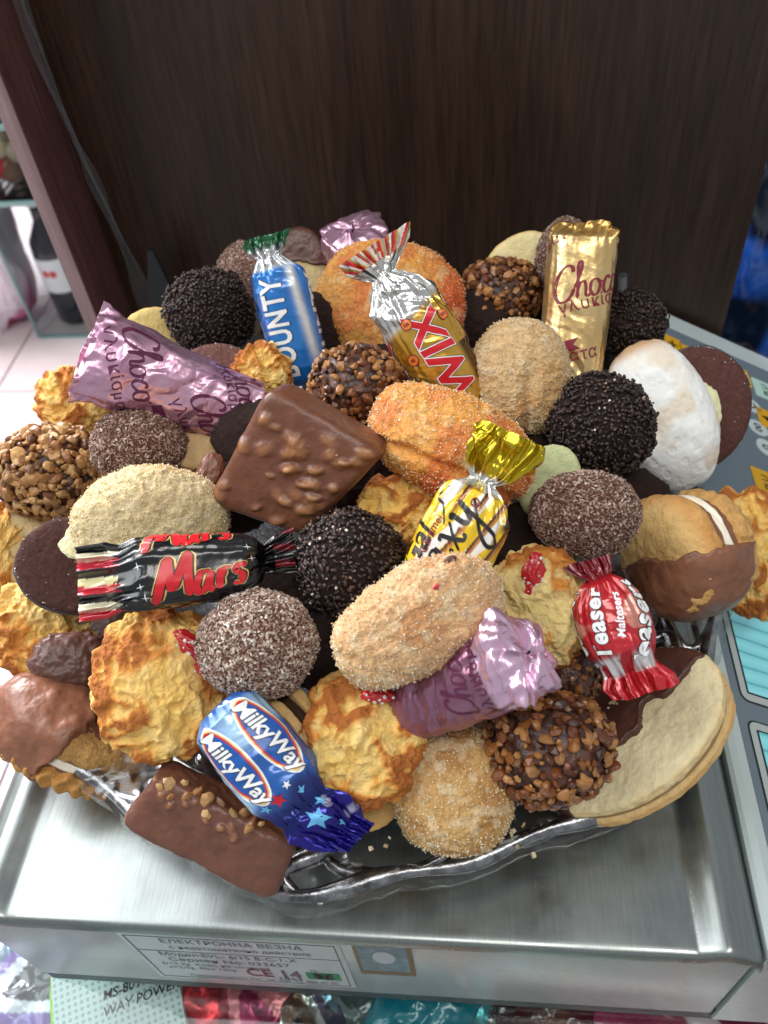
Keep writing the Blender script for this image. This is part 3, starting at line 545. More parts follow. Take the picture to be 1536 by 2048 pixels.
# blue thing beyond the right edge of the board
q = hit(1540, 560, 1, 62); n, F_ = ico(6); V = sup(n, (5.6, 5, 17), 3, 3); V *= (1+.20*ridged(n*np.array([2.2, 2.2, 4.5]), 14, 3)+.1*fbm(n*2, 3, 2))[:, None]
c2 = mix(lin('0a1830'), lin('1f56b4'), ss(.35, .6, vn(n*np.array([2.5, 2.5, 5])+1, 8))); c2 = mix(c2, lin('9aa7b4'), ss(.74, .8, vn(n*np.array([4., 4, 6])+7, 18)))
o = obj('blue_bag', V, F_, M_film, None, True, c2, M=Matrix.Translation(Vector(q*CM))); o['label'] = 'blurred blue plastic bag hanging past the right edge of the dark board'; o['category'] = 'plastic bag'
# ---- the silver platter
M_silver = plain('tarnished_silver', (.30, .30, .31), .26, 1.0, var=(160, .25, 1.4), bump=(300, .35, .0008))
PC = np.array([-5.0, 25.4, 0]); plat = root('silver_platter', 'ornate scalloped silver platter with an openwork rim carrying the sweets', 'platter', Matrix.Translation(Vector(PC*CM)))
def rr(th): return 1+.022*np.cos(8*th+.6)+.010*np.cos(16*th+1.2)
NT = 360; th = np.arange(NT)/NT*2*math.pi; PR = [(.1, .42), (8.5, .42), (9.3, .12), (9.8, .12), (10.2, .5), (12.0, 1.3), (13.2, 2.0), (13.5, 2.3), (13.2, 2.12), (12.0, 1.45), (10.0, .72), (.1, .7)]
PRo = []
for (a, b), (c, d) in zip(PR[:-1], PR[1:]):
    for k in range(4): PRo.append((a+(c-a)*k/4, b+(d-b)*k/4))
V = np.array([(r*rr(t_)**(r/13)*math.cos(t_), r*rr(t_)**(r/13)*math.sin(t_), z) for r, z in PRo for t_ in th]); obj('dish', V, grid_faces(len(PRo), NT)[:, ::-1].copy(), M_silver, plat)
def rimz(r): return 2.0+.55*((r-13)/3.2)**.7 if r > 13 else 2.0
RO = 15.7
pts = [(RO*rr(t_)*math.cos(t_), RO*rr(t_)*math.sin(t_), 2.35+.1*math.sin(16*t_)) for t_ in th]; V, Fc = tube(pts, .30+.07*np.sin(24*th), 10, True); obj('rim', V, Fc, M_silver, plat)
pts = [(13.3*rr(t_)*math.cos(t_), 13.3*rr(t_)*math.sin(t_), 2.25) for t_ in th]; V, Fc = tube(pts, .22, 8, True); obj('inner_rim', V, Fc, M_silver, plat)
nh = 16
for k in range(nh):                               # scrolls of the openwork: rings of metal and bosses between them
    a0 = 2*math.pi*(k+.35)/nh; rc = 14.5*rr(a0); L = []
    P_ = []
    for i in range(28): a = 2*math.pi*i/28; da = .155*math.cos(a)*(1+.25*math.sin(a)); rad_ = rc+1.15*math.sin(a); P_.append((rad_*math.cos(a0+da), rad_*math.sin(a0+da), 2.3+.12*math.sin(2*a)))
    L.append(tube(P_, .24+.05*np.sin(np.arange(28)*.9), 8, True))
    a1 = a0+math.pi/nh; P_ = [((13.4+2.2*t_)*rr(a1)*math.cos(a1+.05*math.sin(6*t_)), (13.4+2.2*t_)*rr(a1)*math.sin(a1+.05*math.sin(6*t_)), 2.25+.25*math.sin(3.1*t_)) for t_ in np.linspace(0, 1, 10)]
    L.append(tube(P_, .42-.25*np.abs(np.linspace(-1, 1, 10)), 8)); V, Fc = joinVF(L); obj('scroll', V, Fc, M_silver, plat)
n, F_ = ico(3); L = []
for k in range(nh*5):
    a = 2*math.pi*k/(nh*5); r_ = 12.6*rr(a); L.append((n*np.array([.3, .3, .22])+np.array([r_*math.cos(a), r_*math.sin(a), 1.86]), F_))
V, Fc = joinVF(L); obj('beading', V, Fc, M_silver, plat, kind='stuff')
# cling film stretched round the rim
s = N('cling_film'); s.t.nodes.remove(s.b); out = [x for x in s.t.nodes if x.type == 'OUTPUT_MATERIAL'][0]
tr = s.n('ShaderNodeBsdfTransparent'); gl = s.n('ShaderNodeBsdfGlossy'); gl.inputs['Roughness'].default_value = .2; bmp = s.n('ShaderNodeBump'); bmp.inputs['Strength'].default_value = .9; bmp.inputs['Distance'].default_value = .004
s.l(s.rnoise(110, 4), bmp.inputs['Height']); s.l(bmp.outputs[0], gl.inputs['Normal']); lw = s.n('ShaderNodeLayerWeight'); lw.inputs[0].default_value = .35; s.l(bmp.outputs[0], lw.inputs['Normal'])
mr = s.n('ShaderNodeMapRange'); mr.inputs[3].default_value = .02; mr.inputs[4].default_value = .38; s.l(lw.outputs['Facing'], mr.inputs[0]); mx = s.n('ShaderNodeMixShader'); s.l(mr.outputs[0], mx.inputs[0]); s.l(tr.outputs[0], mx.inputs[1]); s.l(gl.outputs[0], mx.inputs[2]); s.l(mx.outputs[0], out.inputs[0]); M_cling = s.m
NT2 = 500; th2 = np.arange(NT2)/NT2*2*math.pi; Rw = [12.9, 13.8, 14.8, 15.5, 15.95, 16.15, 16.1, 15.7, 14.8, 13.6, 11.5]; Zw = [2.5, 2.62, 2.66, 2.75, 2.6, 2.2, 1.7, 1.35, 1.05, .7, .25]
V = []
for r_, z_ in zip(Rw, Zw):
    q_ = np.stack([np.cos(th2)*6, np.sin(th2)*6, 0*th2+r_*.8], 1); dn = fbm(q_*1.7, 31, 3); dr = .22*ridged(q_*np.array([2.2, 2.2, .4]), 33, 3)
    for i in range(NT2): rad_ = (r_+dr[i]*(r_ > 15))*rr(th2[i]); V.append((rad_*math.cos(th2[i]), rad_*math.sin(th2[i]), z_+.12*dn[i]))
o = obj('cling_film', V, grid_faces(len(Rw), NT2)[:, ::-1].copy(), M_cling, None, M=Matrix.Translation(Vector(PC*CM))); o['label'] = 'wrinkled clear cling film stretched around the rim of the silver platter'; o['category'] = 'cling film'
# ================================================================== the sweets
def P3(n, s): return n*s
_sprk = None
def sprinkle_ball(a, r, label, sx=1., sy=1., n=1500, seed=0, crumbs=0):
    global _sprk
    t = root('sprinkle_ball', label, 'chocolate ball', a.M, 'balls rolled in dark chocolate sprinkles'); rg = np.random.default_rng(seed); k = a.k; r = r*k; D = np.array([sx, sy, .97])*r
    nn, F_ = ico(5); V = nn*D*(.94+.11*fbm(nn*2.2, seed, 3))[:, None]; obj('core', V, F_, M_cocoa, t, True, np.tile(lin('231816'), (len(V), 1)))
    if _sprk is None:
        P = np.array([(x, .05*math.sin(x*2.2), 0) for x in (-.5, -.4, 0, .4, .5)]); V0, F0 = tube(P, np.array([.04, .15, .18, .15, .04])*1., 5); _sprk = (V0, F0)
    n = int(n*(r/2.0)**2*sx*sy) ; d = fib(n, rg, .8); pos = d*D*(.965+.11*fbm(d*2.2, seed, 3)+rg.normal(0, .022, n)+.05*(vn(d*6, seed+5)>.72))[:, None]
    Rm = frames(d/D, tilt=.6, r=rg); ln = rg.uniform(.12, .27, n); th = rg.uniform(.2, .5, n); V, Fc = scatter(_sprk[0], _sprk[1], pos, Rm, np.stack([ln, th, th], 1)); obj('sprinkles', V, Fc, M_sprk, t, kind='stuff')
    if crumbs:
        d = fib(crumbs*3, rg, 1.5); d = d[(fbm(d*2.2, seed+9, 2) > .05)][:crumbs]; V, Fc = scatter(CUBEV, CUBEF, d*D*1.05, frames(d, r=rg), rg.uniform(.03, .09, (len(d), 3))); obj('crumbs', V, Fc, M_coco, t, False, kind='stuff')
    return t
def coconut_ball(a, r, label, sx=1., sy=1., brown=False, seed=0, n=7500, base='5e3a32'):
    t = root('coconut_ball', label, 'coconut ball', a.M, 'balls rolled in desiccated coconut'); rg = np.random.default_rng(seed); r = r*a.k; D = np.array([sx, sy, .95])*r
    nn, F_ = ico(5); sh = lambda d: .965+.09*fbm(d*1.8, seed, 3)+.02*fbm(d*6, seed+3, 2)
    obj('core', nn*D*sh(nn)[:, None], F_, M_cocoa, t, True, np.tile(lin(base), (len(nn), 1)))
    n = int(n*(r/2)**2*sx*sy); d = fib(n, rg, 1.); pos = d*D*(sh(d)+rg.normal(.004, .010, n))[:, None]; Rm = frames(d/D, tilt=.5, r=rg)
    sc_ = np.stack([rg.uniform(.05, .20, n), rg.uniform(.035, .085, n), rg.uniform(.012, .03, n)], 1); V, Fc = scatter(CUBEV, CUBEF, pos, Rm, sc_)
    obj('coconut_flakes', V, Fc, M_cocobrown if brown else M_coco, t, False, kind='stuff'); return t
_chunks = []
def chunk(i):
    if not _chunks:
        for q in range(10):
            rg = np.random.default_rng(100+q); n, F_ = ico(2 if q % 3 else 1); V = n*np.array([.5, .36+.1*rg.random(), .26])
            for _ in range(7):
                d = rg.normal(size=3); d /= np.linalg.norm(d); e = V@d; h = rg.uniform(.55, .85)*e.max(); V = V-np.clip(e-h, 0, None)[:, None]*d
            _chunks.append((V, F_, {}))
    return _chunks[i % 10]
def nut_ball(a, r, label, sx=1., sy=1., seed=0, dark=False, n=600, size=(.30, .72)):
    t = root('nut_ball', label, 'nut ball', a.M, 'balls rolled in chopped nuts'); rg = np.random.default_rng(seed); r = r*a.k; D = np.array([sx, sy, .95])*r; mat = M_nutdark if dark else M_nut
    nn, F_ = ico(6); base = mix(lin('3d2620'), lin('6a4436'), ss(.4, .7, vn(nn*5, seed))); obj('core', nn*D*(.885+.05*fbm(nn*3, seed, 3)+.02*fbm(nn*9, seed+2, 2))[:, None], F_, M_nutbase, t, True, base)
    n = int(n*(r/2.2)**2*sx*sy); d = fib(n, rg, .9); pos = d*D*(.955+.05*fbm(d*3, seed, 3)+rg.normal(0, .015, n))[:, None]; Rm = frames(d/D, tilt=.55, r=rg); sz = rg.uniform(size[0], size[1], n)*r/2.2*np.where(rg.random(n) < .25, .65, 1)
    front = d[:, 2] > -.05; w_ = np.where(front)[0][290:]; front[w_] = False; back = ~front
    for i in np.where(front)[0]:
        V, Fc, store = chunk(int(rg.integers(0, 10)))
        if dark not in store: store[dark] = mesh('nut_piece', V, Fc, mat, False)
        Mx = Matrix([[*(Rm[i, j]*sz[i]), pos[i, j]*CM] for j in range(3)]+[[0, 0, 0, 1]]); link('nut_piece', store[dark], t, Mx)
    V, Fc = scatter(chunk(1)[0], chunk(1)[1], pos[back], Rm[back], np.repeat(sz[back][:, None], 3, 1)); obj('nut_pieces', V, Fc, mat, t, False, kind='stuff')
    return t
def grains(t, V, n, rg, size=(.03, .075), mat=None, F_=None, cond=None):
    idx = rg.integers(0, len(V), n)
    if cond is not None: idx = idx[cond[idx]]
    P = V[idx]+rg.normal(0, .025, (len(idx), 3)); c = V.mean(0); d = P-c; d /= np.linalg.norm(d, axis=1)[:, None]
    s_ = rg.uniform(*size, (len(idx), 1))*rg.uniform(.6, 1.1, (len(idx), 3)); Vg, Fg = scatter(CUBEV, CUBEF, P+d*.012, frames(rg.normal(size=(len(idx), 3)), r=rg), s_); return obj('sugar_grains', Vg, Fg, mat or M_grain, t, False, kind='stuff')
M_sandgrain = rndmat('sandy_sugar_grain', [(0, lin('c9a97a')), (.5, lin('e2c99c')), (1, lin('f2e3c2'))], .5, .2)
M_orgrain = rndmat('orange_sugar_grain', [(0, lin('e08a3c')), (.35, lin('eea95c')), (.7, lin('f6cf9a')), (1, lin('fbeedd'))], .3, .3)
def sugar_cookie(a, rx, ry, rz, label, kind='sandy', crease=None, seed=0, ng=5000, cat='sugared cookie', ab=(2.3, 2.3), c0=None, c1=None, flat=0, blush=None, spots=None):
    t = root({'sandy': 'sandy_cookie', 'orange': 'orange_sugar_cookie', 'powder': 'powdered_cookie'}[kind], label, cat, a.M, {'sandy': 'sandy sugar cookies', 'orange': 'orange sugar crusted cookies'}.get(kind))
    rg = np.random.default_rng(seed); k = a.k; D = np.array([rx, ry, rz])*k; nn, F_ = ico(7); V = sup(nn, D, *ab)
    if flat: V[:, 2] = np.where(V[:, 2] < 0, V[:, 2]*flat, V[:, 2])
    d = nrm(V, D); g = fbm(V*.55+seed, seed, 3)*.16+fbm(V*2.2, seed+3, 3)*(.07 if kind != 'powder' else .03)+fbm(V*6, seed+6, 3)*(.055 if kind != 'powder' else .012)-(.05 if kind != 'powder' else .03)*ss(.62, .8, vn(V*3.1+2, seed+11))
    if crease is not None:
        (cx, cy, ca, depth_, wd_, al) = crease; e = (V[:, 0]/D[0]-cx)*math.sin(math.radians(ca))-(V[:, 1]/D[1]-cy)*math.cos(math.radians(ca)); e = e+.06*fbm(V*.9, seed+8, 2)
        al_ = (V[:, 0]/D[0])*math.cos(math.radians(ca))+(V[:, 1]/D[1])*math.sin(math.radians(ca)); g = g-depth_*np.exp(-(e/wd_)**2)*(1-ss(al, al+.5, al_))
    V = V+d*g[:, None]; V[:, 2] -= 0
    n1 = vn(V*.8+3, seed+1); n2 = vn(V*3, seed+2)
    if kind == 'sandy': col = mix(c0 or lin('e0bd8a'), c1 or lin('c9965c'), ss(.45, .8, n1)*.8); col = mix(col, lin('eddab4'), ss(.55, .8, n2)*.5)
    elif kind == 'orange':
        col = mix(lin('e89a3e'), lin('f0ae52'), n2); bl = ss(.5, .75, n1)*.5
        if blush is not None: bl = np.clip(bl+ss(-.1, .8, V[:, 0]/D[0]*blush[0]+V[:, 1]/D[1]*blush[1]-blush[2]), 0, 1)
        col = mix(col, lin('d85a20'), bl); col = mix(col, lin('f3cf8e'), ss(.65, .85, vn(V*2+9, seed+4))*.5)
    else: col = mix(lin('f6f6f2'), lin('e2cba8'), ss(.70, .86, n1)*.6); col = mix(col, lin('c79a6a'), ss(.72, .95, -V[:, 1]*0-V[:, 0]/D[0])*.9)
    obj('dough', V, F_, {'sandy': M_sand, 'orange': M_sugared, 'powder': M_powder}[kind], t, True, col)
    if kind == 'sandy': grains(t, V, int(ng*.55), rg, (.015, .055), M_sandgrain)
    if kind == 'orange': grains(t, V, int(ng*.7), rg, (.018, .055), M_orgrain); 
    if kind != 'powder': grains(t, V, ng//9, rg, (.015, .045), M_grain)
    if spots:
        for (x, y, rs, m) in spots:
            i = np.argmin(((V[:, :2]-np.array([x*D[0], y*D[1]]))**2).sum(1)+np.where(V[:, 2] < 0, 99, 0)); n4, F4 = ico(4); obj('fruit_bit', V[i]+n4*np.array([rs, rs*.7, .08])*(1+.3*fbm(n4*2, seed, 2))[:, None], F4, m, t)
    return t
def swirl_cookie(a, rx, ry, rz, label, seed=0, nl=9, tw=3.0, jam=None, brown=1., c0='f4c566', rot=0, cat='swirl cookie', amp=.09):
    t = root('swirl_cookie', label, cat, a.M, 'golden piped swirl cookies'); k = a.k; D = np.array([rx, ry, rz])*k; nn, F_ = ico(7); V = sup(nn, D, 2.3, 2.2); V[:, 2] = np.where(V[:, 2] < 0, V[:, 2]*.5, V[:, 2])
    rho = np.hypot(nn[:, 0], nn[:, 1]); phi = np.arctan2(nn[:, 1], nn[:, 0])+rot; q = np.stack([np.cos(phi)*rho*1.3, np.sin(phi)*rho*1.3, nn[:, 2]], 1)
    wp = fbm(q*1.3, seed, 3); s_ = np.cos(nl*phi+tw*rho*3+wp*8.0); rg_ = ridged(q*np.array([1.5, 1.5, 1.2])+wp[:, None]*.8, seed+2, 3)
    g = amp*s_*ss(.15, .9, rho)*(1-.5*ss(.0, 1, -nn[:, 2])) + .25*(ss(.05, .62, rg_)-.4)+.05*fbm(nn*6, seed+4, 3)+.045*fbm(nn*16, seed+5, 3)-.05*ss(.66, .8, vn(nn*9, seed+12))
    g += .10*fbm(np.stack([np.cos(phi)*5, np.sin(phi)*5, 0*phi], 1), seed+9, 3)*ss(.8, 1, rho)*ss(-.5, 0, nn[:, 2]) ; V = V+nrm(V, D)*g[:, None]
    ridge = ss(.30, .62, rg_)*.8+ss(.45, 1, s_)*ss(.3, .95, rho)*.55; tn = vn(nn*2.3+5, seed+7); edge = ss(.86, .99, rho)*ss(-.6, .1, nn[:, 2])
    tt = np.clip((ridge*ss(.3, .62, tn)*1.15+edge*.5*tn*1.6+ss(.2, 1, -nn[:, 2])*.5)*brown, 0, 1)
    c = mix(lin(c0), lin('f8e2a4'), vn(nn*4, seed+8)*.55); c = mix(c, lin('d58c3c'), np.clip(tt*1.5, 0, 1)); c = mix(c, lin('9a5226'), ss(.65, 1.0, tt)*.7); obj('dough', V, F_, M_dough, t, True, c)
    if jam:
        for (x, y, jx, jy, ja) in jam:
            i = np.argmin(((V[:, :2]-np.array([x*D[0], y*D[1]]))**2).sum(1)+np.where(V[:, 2] < 0, 99, 0)); n4, F4 = ico(5); B = n4*np.array([jx, jy, .3])*k*np.array([1, 1, 1/k]); B *= (1+.35*fbm(n4*1.8, seed, 3))[:, None]; ca, sa = math.cos(math.radians(ja)), math.sin(math.radians(ja))
            B = np.stack([B[:, 0]*ca-B[:, 1]*sa, B[:, 0]*sa+B[:, 1]*ca, B[:, 2]], 1); j = obj('jam', V[i]+B+np.array([0, 0, .02]), F4, M_jam, t); grains(t, V[i]+B[B[:, 2] > .12]+np.array([0, 0, .02]), 14, np.random.default_rng(seed), (.05, .11))
    return t
def disc(par, name, dims, z, col, mat, seed, exps=(2, 4.5), edge=None, rough=.05, sub=6, ridge=0, nr=26, xy=(0, 0), dome=0):
    nn, F_ = ico(sub); D = np.array(dims); V = sup(nn, D, *exps); rho = np.hypot(nn[:, 0], nn[:, 1]); phi = np.arctan2(nn[:, 1], nn[:, 0])
    g = rough*(fbm(V*1.0+seed, seed, 3)+.5*fbm(V*4, seed+2, 2)); rim = ss(.75, .98, rho)*(1-ss(.35, .6, np.abs(nn[:, 2])))
    g = g+rim*rough*1.2*fbm(np.stack([np.cos(phi)*7, np.sin(phi)*7, 0*phi], 1), seed+6, 3)
    if ridge: g = g+ridge*np.cos(nr*phi+6*rho+2*fbm(nn*2, seed, 2))*ss(.45, .95, rho)
    V = V+nrm(V, D)*g[:, None]
    if dome: V[:, 2] += dome*(1-(V[:, 0]/D[0])**2-(V[:, 1]/D[1])**2)
    V = V+np.array([xy[0], xy[1], z])
    c = np.tile(col, (len(V), 1)) if np.ndim(col) == 1 else col
    if edge is not None: c = mix(c, edge, ss(.72, .97, rho)*(.5+.5*vn(V*2, seed+3)))
    obj(name, V, F_, mat, par, True, c); return V
def coating(par, dims, z, dirv, c, seed, col=None, exps=(2, 4.5), wob=.35, thick=.07, name='chocolate_coating', dome=0, xy=(0, 0), lump=.05, mat=None):
    nn, F_ = ico(7); D = np.array(dims); V = sup(nn, D, *exps); d3 = np.array(dirv, float); d3 /= np.linalg.norm(d3); d = V@d3-c*1.0+wob*fbm(V*.9+seed, seed, 3)+.10*fbm(V*3, seed+5, 2)
    off = -.30+(.30+thick)*ss(-.05, .05, d)+.03*np.exp(-((d-.08)/.07)**2)+lump*fbm(V*.8, seed+3, 3)*ss(0, .2, d)+.012*fbm(V*5, seed+4, 2); V = V+nrm(V, D)*off[:, None]
    if dome: V[:, 2] += dome*(1-(V[:, 0]/D[0])**2-(V[:, 1]/D[1])**2)
    V = V+np.array([xy[0], xy[1], z]); return obj(name, V, F_, mat or M_choc, par, True, np.tile(col if col is not None else lin('7d523f'), (len(V), 1)))
def choc_bar(a, quad, hz, label, seed, bumps, col='744836', ab=(9, 7), nutcol='b07a4c', open_nuts=(), rgh=.03):
    t = root('chocolate_bar', label, 'chocolate bar', a.M, 'chocolate bars with nuts'); k = a.k; nn, F_ = ico(7); U = sup(nn, (1, 1, 1), *ab); Q = np.array(quad, float)*k; u, v = (U[:, 0]+1)/2, (U[:, 1]+1)/2
    XY = (Q[0][None]*((1-u)*(1-v))[:, None]+Q[1][None]*(u*(1-v))[:, None]+Q[2][None]*(u*v)[:, None]+Q[3][None]*((1-u)*v)[:, None]); V = np.stack([XY[:, 0], XY[:, 1], U[:, 2]*hz*k], 1)
    rg = np.random.default_rng(seed); c = np.tile(lin(col), (len(V), 1)); g = rgh*fbm(V*1.2, seed, 3)+.008*fbm(V*6, seed+1, 2); nz = ss(.55, .75, np.abs(U[:, 2]))
    for (bu, bv, s_, h_, an) in bumps:
        dx = (U[:, 0]-bu)*np.linalg.norm(Q[1]-Q[0])/2; dy = (U[:, 1]-bv)*np.linalg.norm(Q[3]-Q[0])/2; ca, sa = math.cos(an), math.sin(an); e = ((dx*ca+dy*sa)/s_)**2+((-dx*sa+dy*ca)/(s_*.7))**2; e = e*np.clip(1+.9*fbm(V*2.2+bu*9, seed+2, 3), .3, 9); m = np.exp(-e**1.5)*(U[:, 2] > .2)
        g = g+h_*m; c = mix(c, lin(nutcol), np.clip(m**2*.75, 0, 1)*min(1, h_*6))
    dd = nrm(np.stack([U[:, 0], U[:, 1], U[:, 2]], 1)**3, (1, 1, 1)); V = V+dd*g[:, None]; obj('chocolate', V, F_, M_choc, t, True, c)
    for (bu, bv, s_, zf) in open_nuts:
        i = np.argmin((U[:, 0]-bu)**2+(U[:, 1]-bv)**2+(U[:, 2]-zf)**2); cv, cf, st = chunk(int(rg.integers(0, 10)))
        if False not in st: st[False] = mesh('nut_piece', cv, cf, M_nut, False)
        Rm = frames(np.array([[.2, .3, 1.]]), tilt=.5, r=rg)[0]; link('nut_piece', st[False], t, Matrix([[*(Rm[j]*s_), V[i, j]*CM] for j in range(3)]+[[0, 0, 0, 1]]))
    return t
def crumbs_on(t, pts, n, rg, size, mat):           # loose crumbs stuck on a surface at local points
    P = np.repeat(np.array(pts, float), n, 0)+rg.normal(0, .12, (len(pts)*n, 3))*np.array([1, 1, .15]); V, Fc = scatter(CUBEV, CUBEF, P, frames(rg.normal(size=P.shape), r=rg), rg.uniform(*size, P.shape)); obj('crumbs', V, Fc, mat, t, False, kind='stuff')
# ---------------- balls
sprinkle_ball(At(420, 625, -.2), 90, 'black sprinkle ball at the upper left, touching the blue wrapped candy', 1.0, .95, seed=1)
sprinkle_ball(At(1203, 850, -.9), 106, 'black sprinkle ball dusted with white crumbs, against the powdered white cookie', 1.0, 1.0, seed=2, crumbs=150)
sprinkle_ball(At(700, 1126, .2), 106, 'black sprinkle ball at the centre of the heap, right of the black wrapped candy', 1.03, 1.0, seed=3, crumbs=50)
sprinkle_ball(At(1262, 648, 1.2), 68, 'small black sprinkle ball behind the gold wrapped roll', 1.05, 1.0, seed=4)
coconut_ball(At(1170, 1028, -.6), 106, 'brown coconut ball right of the yellow wrapped candy', 1.06, .87, True, 11)
coconut_ball(At(517, 1290, -.8), 117, 'large coconut ball with pale flakes beneath the black wrapped candy', 1.03, .96, False, 12)
coconut_ball(At(280, 895, .6), 95, 'greyish coconut ball tucked under the long mauve wrapped roll', 1.05, .85, True, 13)
coconut_ball(At(487, 558, 1.4), 62, 'pinkish coconut ball behind the upper left black ball', .85, 1.15, True, 14, base='8a6058')
coconut_ball(At(1125, 522, 1.0), 66, 'oval mauve coconut ball standing behind the gold wrapped roll', .85, 1.25, True, 15)
nut_ball(At(112, 945, -.2), 116, 'nut ball at the far left edge of the heap', 1.05, .82, 21)
nut_ball(At(712, 775, -.3), 96, 'nut ball between the blue candy and the big chocolate wedge', 1.0, .92, 22, dark=True)
nut_ball(At(1000, 588, .5), 82, 'nut ball at the back, left of the gold wrapped roll', 1.03, .88, 23, dark=True)
nut_ball(At(1095, 1495, -.9), 132, 'largest nut ball, at the lower right on the pale oval biscuit', 1.02, .88, 24, dark=True)
nut_ball(At(1140, 1350, .9), 66, 'nut ball mostly hidden between the crumpled mauve roll and the red candy', 1.0, 1.0, 25, dark=True)
# ---------------- sugared cookies
sugar_cookie(At(783, 612, .8, ang=-10, tx=-10), 148, 126, 70, 'round orange sugar crusted cookie behind the gold and silver striped candy', 'orange', seed=31, ng=7000, blush=(1.1, .3, .45))
sugar_cookie(At(903, 892, -.7, ang=-27, tx=-8), 176, 104, 88, 'long orange sugar crusted cookie under the yellow wrapped candy', 'orange', crease=(0, -.50, 6, .30, .07, .9), seed=32, ng=8000, blush=(.55, -.75, .35))
sugar_cookie(At(1040, 757, -.5, ang=4), 98, 118, 75, 'upright sandy cookie with a vertical cleft, below the nut ball at the back', 'sandy', crease=(.05, -.9, 84, .22, .09, -.1), seed=33, ng=6000, c0=lin('deba88'), c1=lin('cc985c'))
sugar_cookie(At(302, 1050, -.9, ang=4, tx=10), 152, 116, 78, 'pale sandy dome cookie resting on the black wrapped candy', 'sandy', seed=34, ng=7000, c0=lin('e6d0a0'), c1=lin('d0ac74'))
sugar_cookie(At(838, 1240, -2.0, ang=29, tx=6), 182, 106, 88, 'long sandy cookie lying slanted above the crumpled mauve roll', 'sandy', seed=35, ng=8000, c0=lin('dfb282'), c1=lin('c98e5e'), spots=[(.32, .45, .11, M_jam), (.60, .72, .2, M_nut)])
sugar_cookie(At(905, 1578, -.2), 120, 122, 75, 'round sandy cookie at the front edge above the silver rim', 'sandy', seed=36, ng=7000, c0=lin('cfa468'), c1=lin('b27e46'))
sugar_cookie(At(1325, 830, .1, ang=-67, tx=6), 156, 94, 76, 'powdered white cookie standing on edge right of the black ball', 'powder', seed=37, cat='powdered cookie', ab=(2.15, 2.2))
# ---------------- swirl cookies
swirl_cookie(At(322, 1368, -.2, ang=8, tx=-4), 124, 144, 62, 'biggest golden swirl cookie, with red jam, under the large coconut ball', 41, 11, 2.2, jam=[(.52, .42, 42, 22, -50), (.70, .10, 26, 20, -40)], rot=.5)
swirl_cookie(At(718, 1480, -.3, ang=-20), 118, 124, 60, 'toasted swirl cookie with dark jam below the long sandy cookie', 42, 9, 2.6, jam=[(.05, .72, 34, 14, 20)], brown=1.35, c0='e8bd62', rot=1)
swirl_cookie(At(92, 1250, .3, ang=30), 100, 100, 60, 'pale yellow spiky swirl cookie at the left edge under the cocoa ring biscuit', 43, 7, 1.6, rot=.2, amp=.12, brown=.85)
swirl_cookie(At(1080, 1215, .4, ang=0), 100, 112, 60, 'pale swirl cookie with a red jam stripe left of the red candy', 44, 8, 3.0, jam=[(-.12, .60, 22, 40, -12)], brown=.7, c0='ead089', rot=.8)
swirl_cookie(At(1500, 1105, .9, ang=10), 78, 128, 60, 'golden swirl cookie cut by the right edge of the picture', 45, 9, 2.4, rot=.1)
swirl_cookie(At(150, 815, 1.9, ang=15), 68, 76, 50, 'yellow spiky swirl cookie behind the open end of the mauve roll', 46, 7, 1.5, rot=1.2, amp=.12)
swirl_cookie(At(522, 752, 2.6, ang=40), 58, 56, 40, 'small yellow swirl cookie wedged between the mauve roll and the blue candy', 47, 8, 2, rot=.1, brown=.8)
swirl_cookie(At(800, 1035, 1.6, ang=-10), 84, 78, 50, 'browned swirl cookie half hidden behind the yellow wrapped candy', 48, 8, 2, rot=.7, brown=1.3)
swirl_cookie(At(-8, 1110, 1.9, ang=-10), 48, 100, 50, 'sliver of golden swirl cookie at the extreme left edge', 49, 8, 2, rot=.7, brown=1.0)
# ---------------- chocolate bars
rg = np.random.default_rng(5); B = [(rg.uniform(-.9, .9), rg.uniform(-.85, .85), rg.uniform(.18, .40), rg.uniform(.07, .17), rg.uniform(0, 3)) for _ in range(34)]
bar = choc_bar(At(597, 914, -1.0, tx=16, ty=-20), [(-195, -85), (10, -155), (192, 20), (-30, 155)], 56, 'big milk chocolate wedge with nuts under the coating, beside the mauve roll', 51, B, col='6d4330', open_nuts=[(.45, .62, .18, 1), (.5, .55, .14, 1)])
B = [(-.95+.12*i+rg.uniform(-.05, .05), rg.uniform(.35, .95), rg.uniform(.12, .22), rg.uniform(.06, .14), rg.uniform(0, 3)) for i in range(12)]
bar2 = choc_bar(At(432, 1650, -1.2, ang=-25, tx=32), [(-172, -70), (170, -72), (160, 62), (-150, 70)], 50, 'milk chocolate bar with nuts lying on the front rim of the platter', 52, B, col='6c4435', rgh=.10,
         open_nuts=[(-.78, .86, .62, .9), (-.62, .97, .5, .6), (-.5, .8, .5, .9), (-.42, .95, .6, .7), (-.28, .85, .6, .8), (-.12, .95, .5, .7), (.1, .88, .5, .8), (.22, .96, .5, .6), (-.66, .6, .4, 1), (-.2, .66, .42, 1), (.34, .8, .4, .9), (-.9, .7, .4, 1), (.45, .95, .4, .7)])
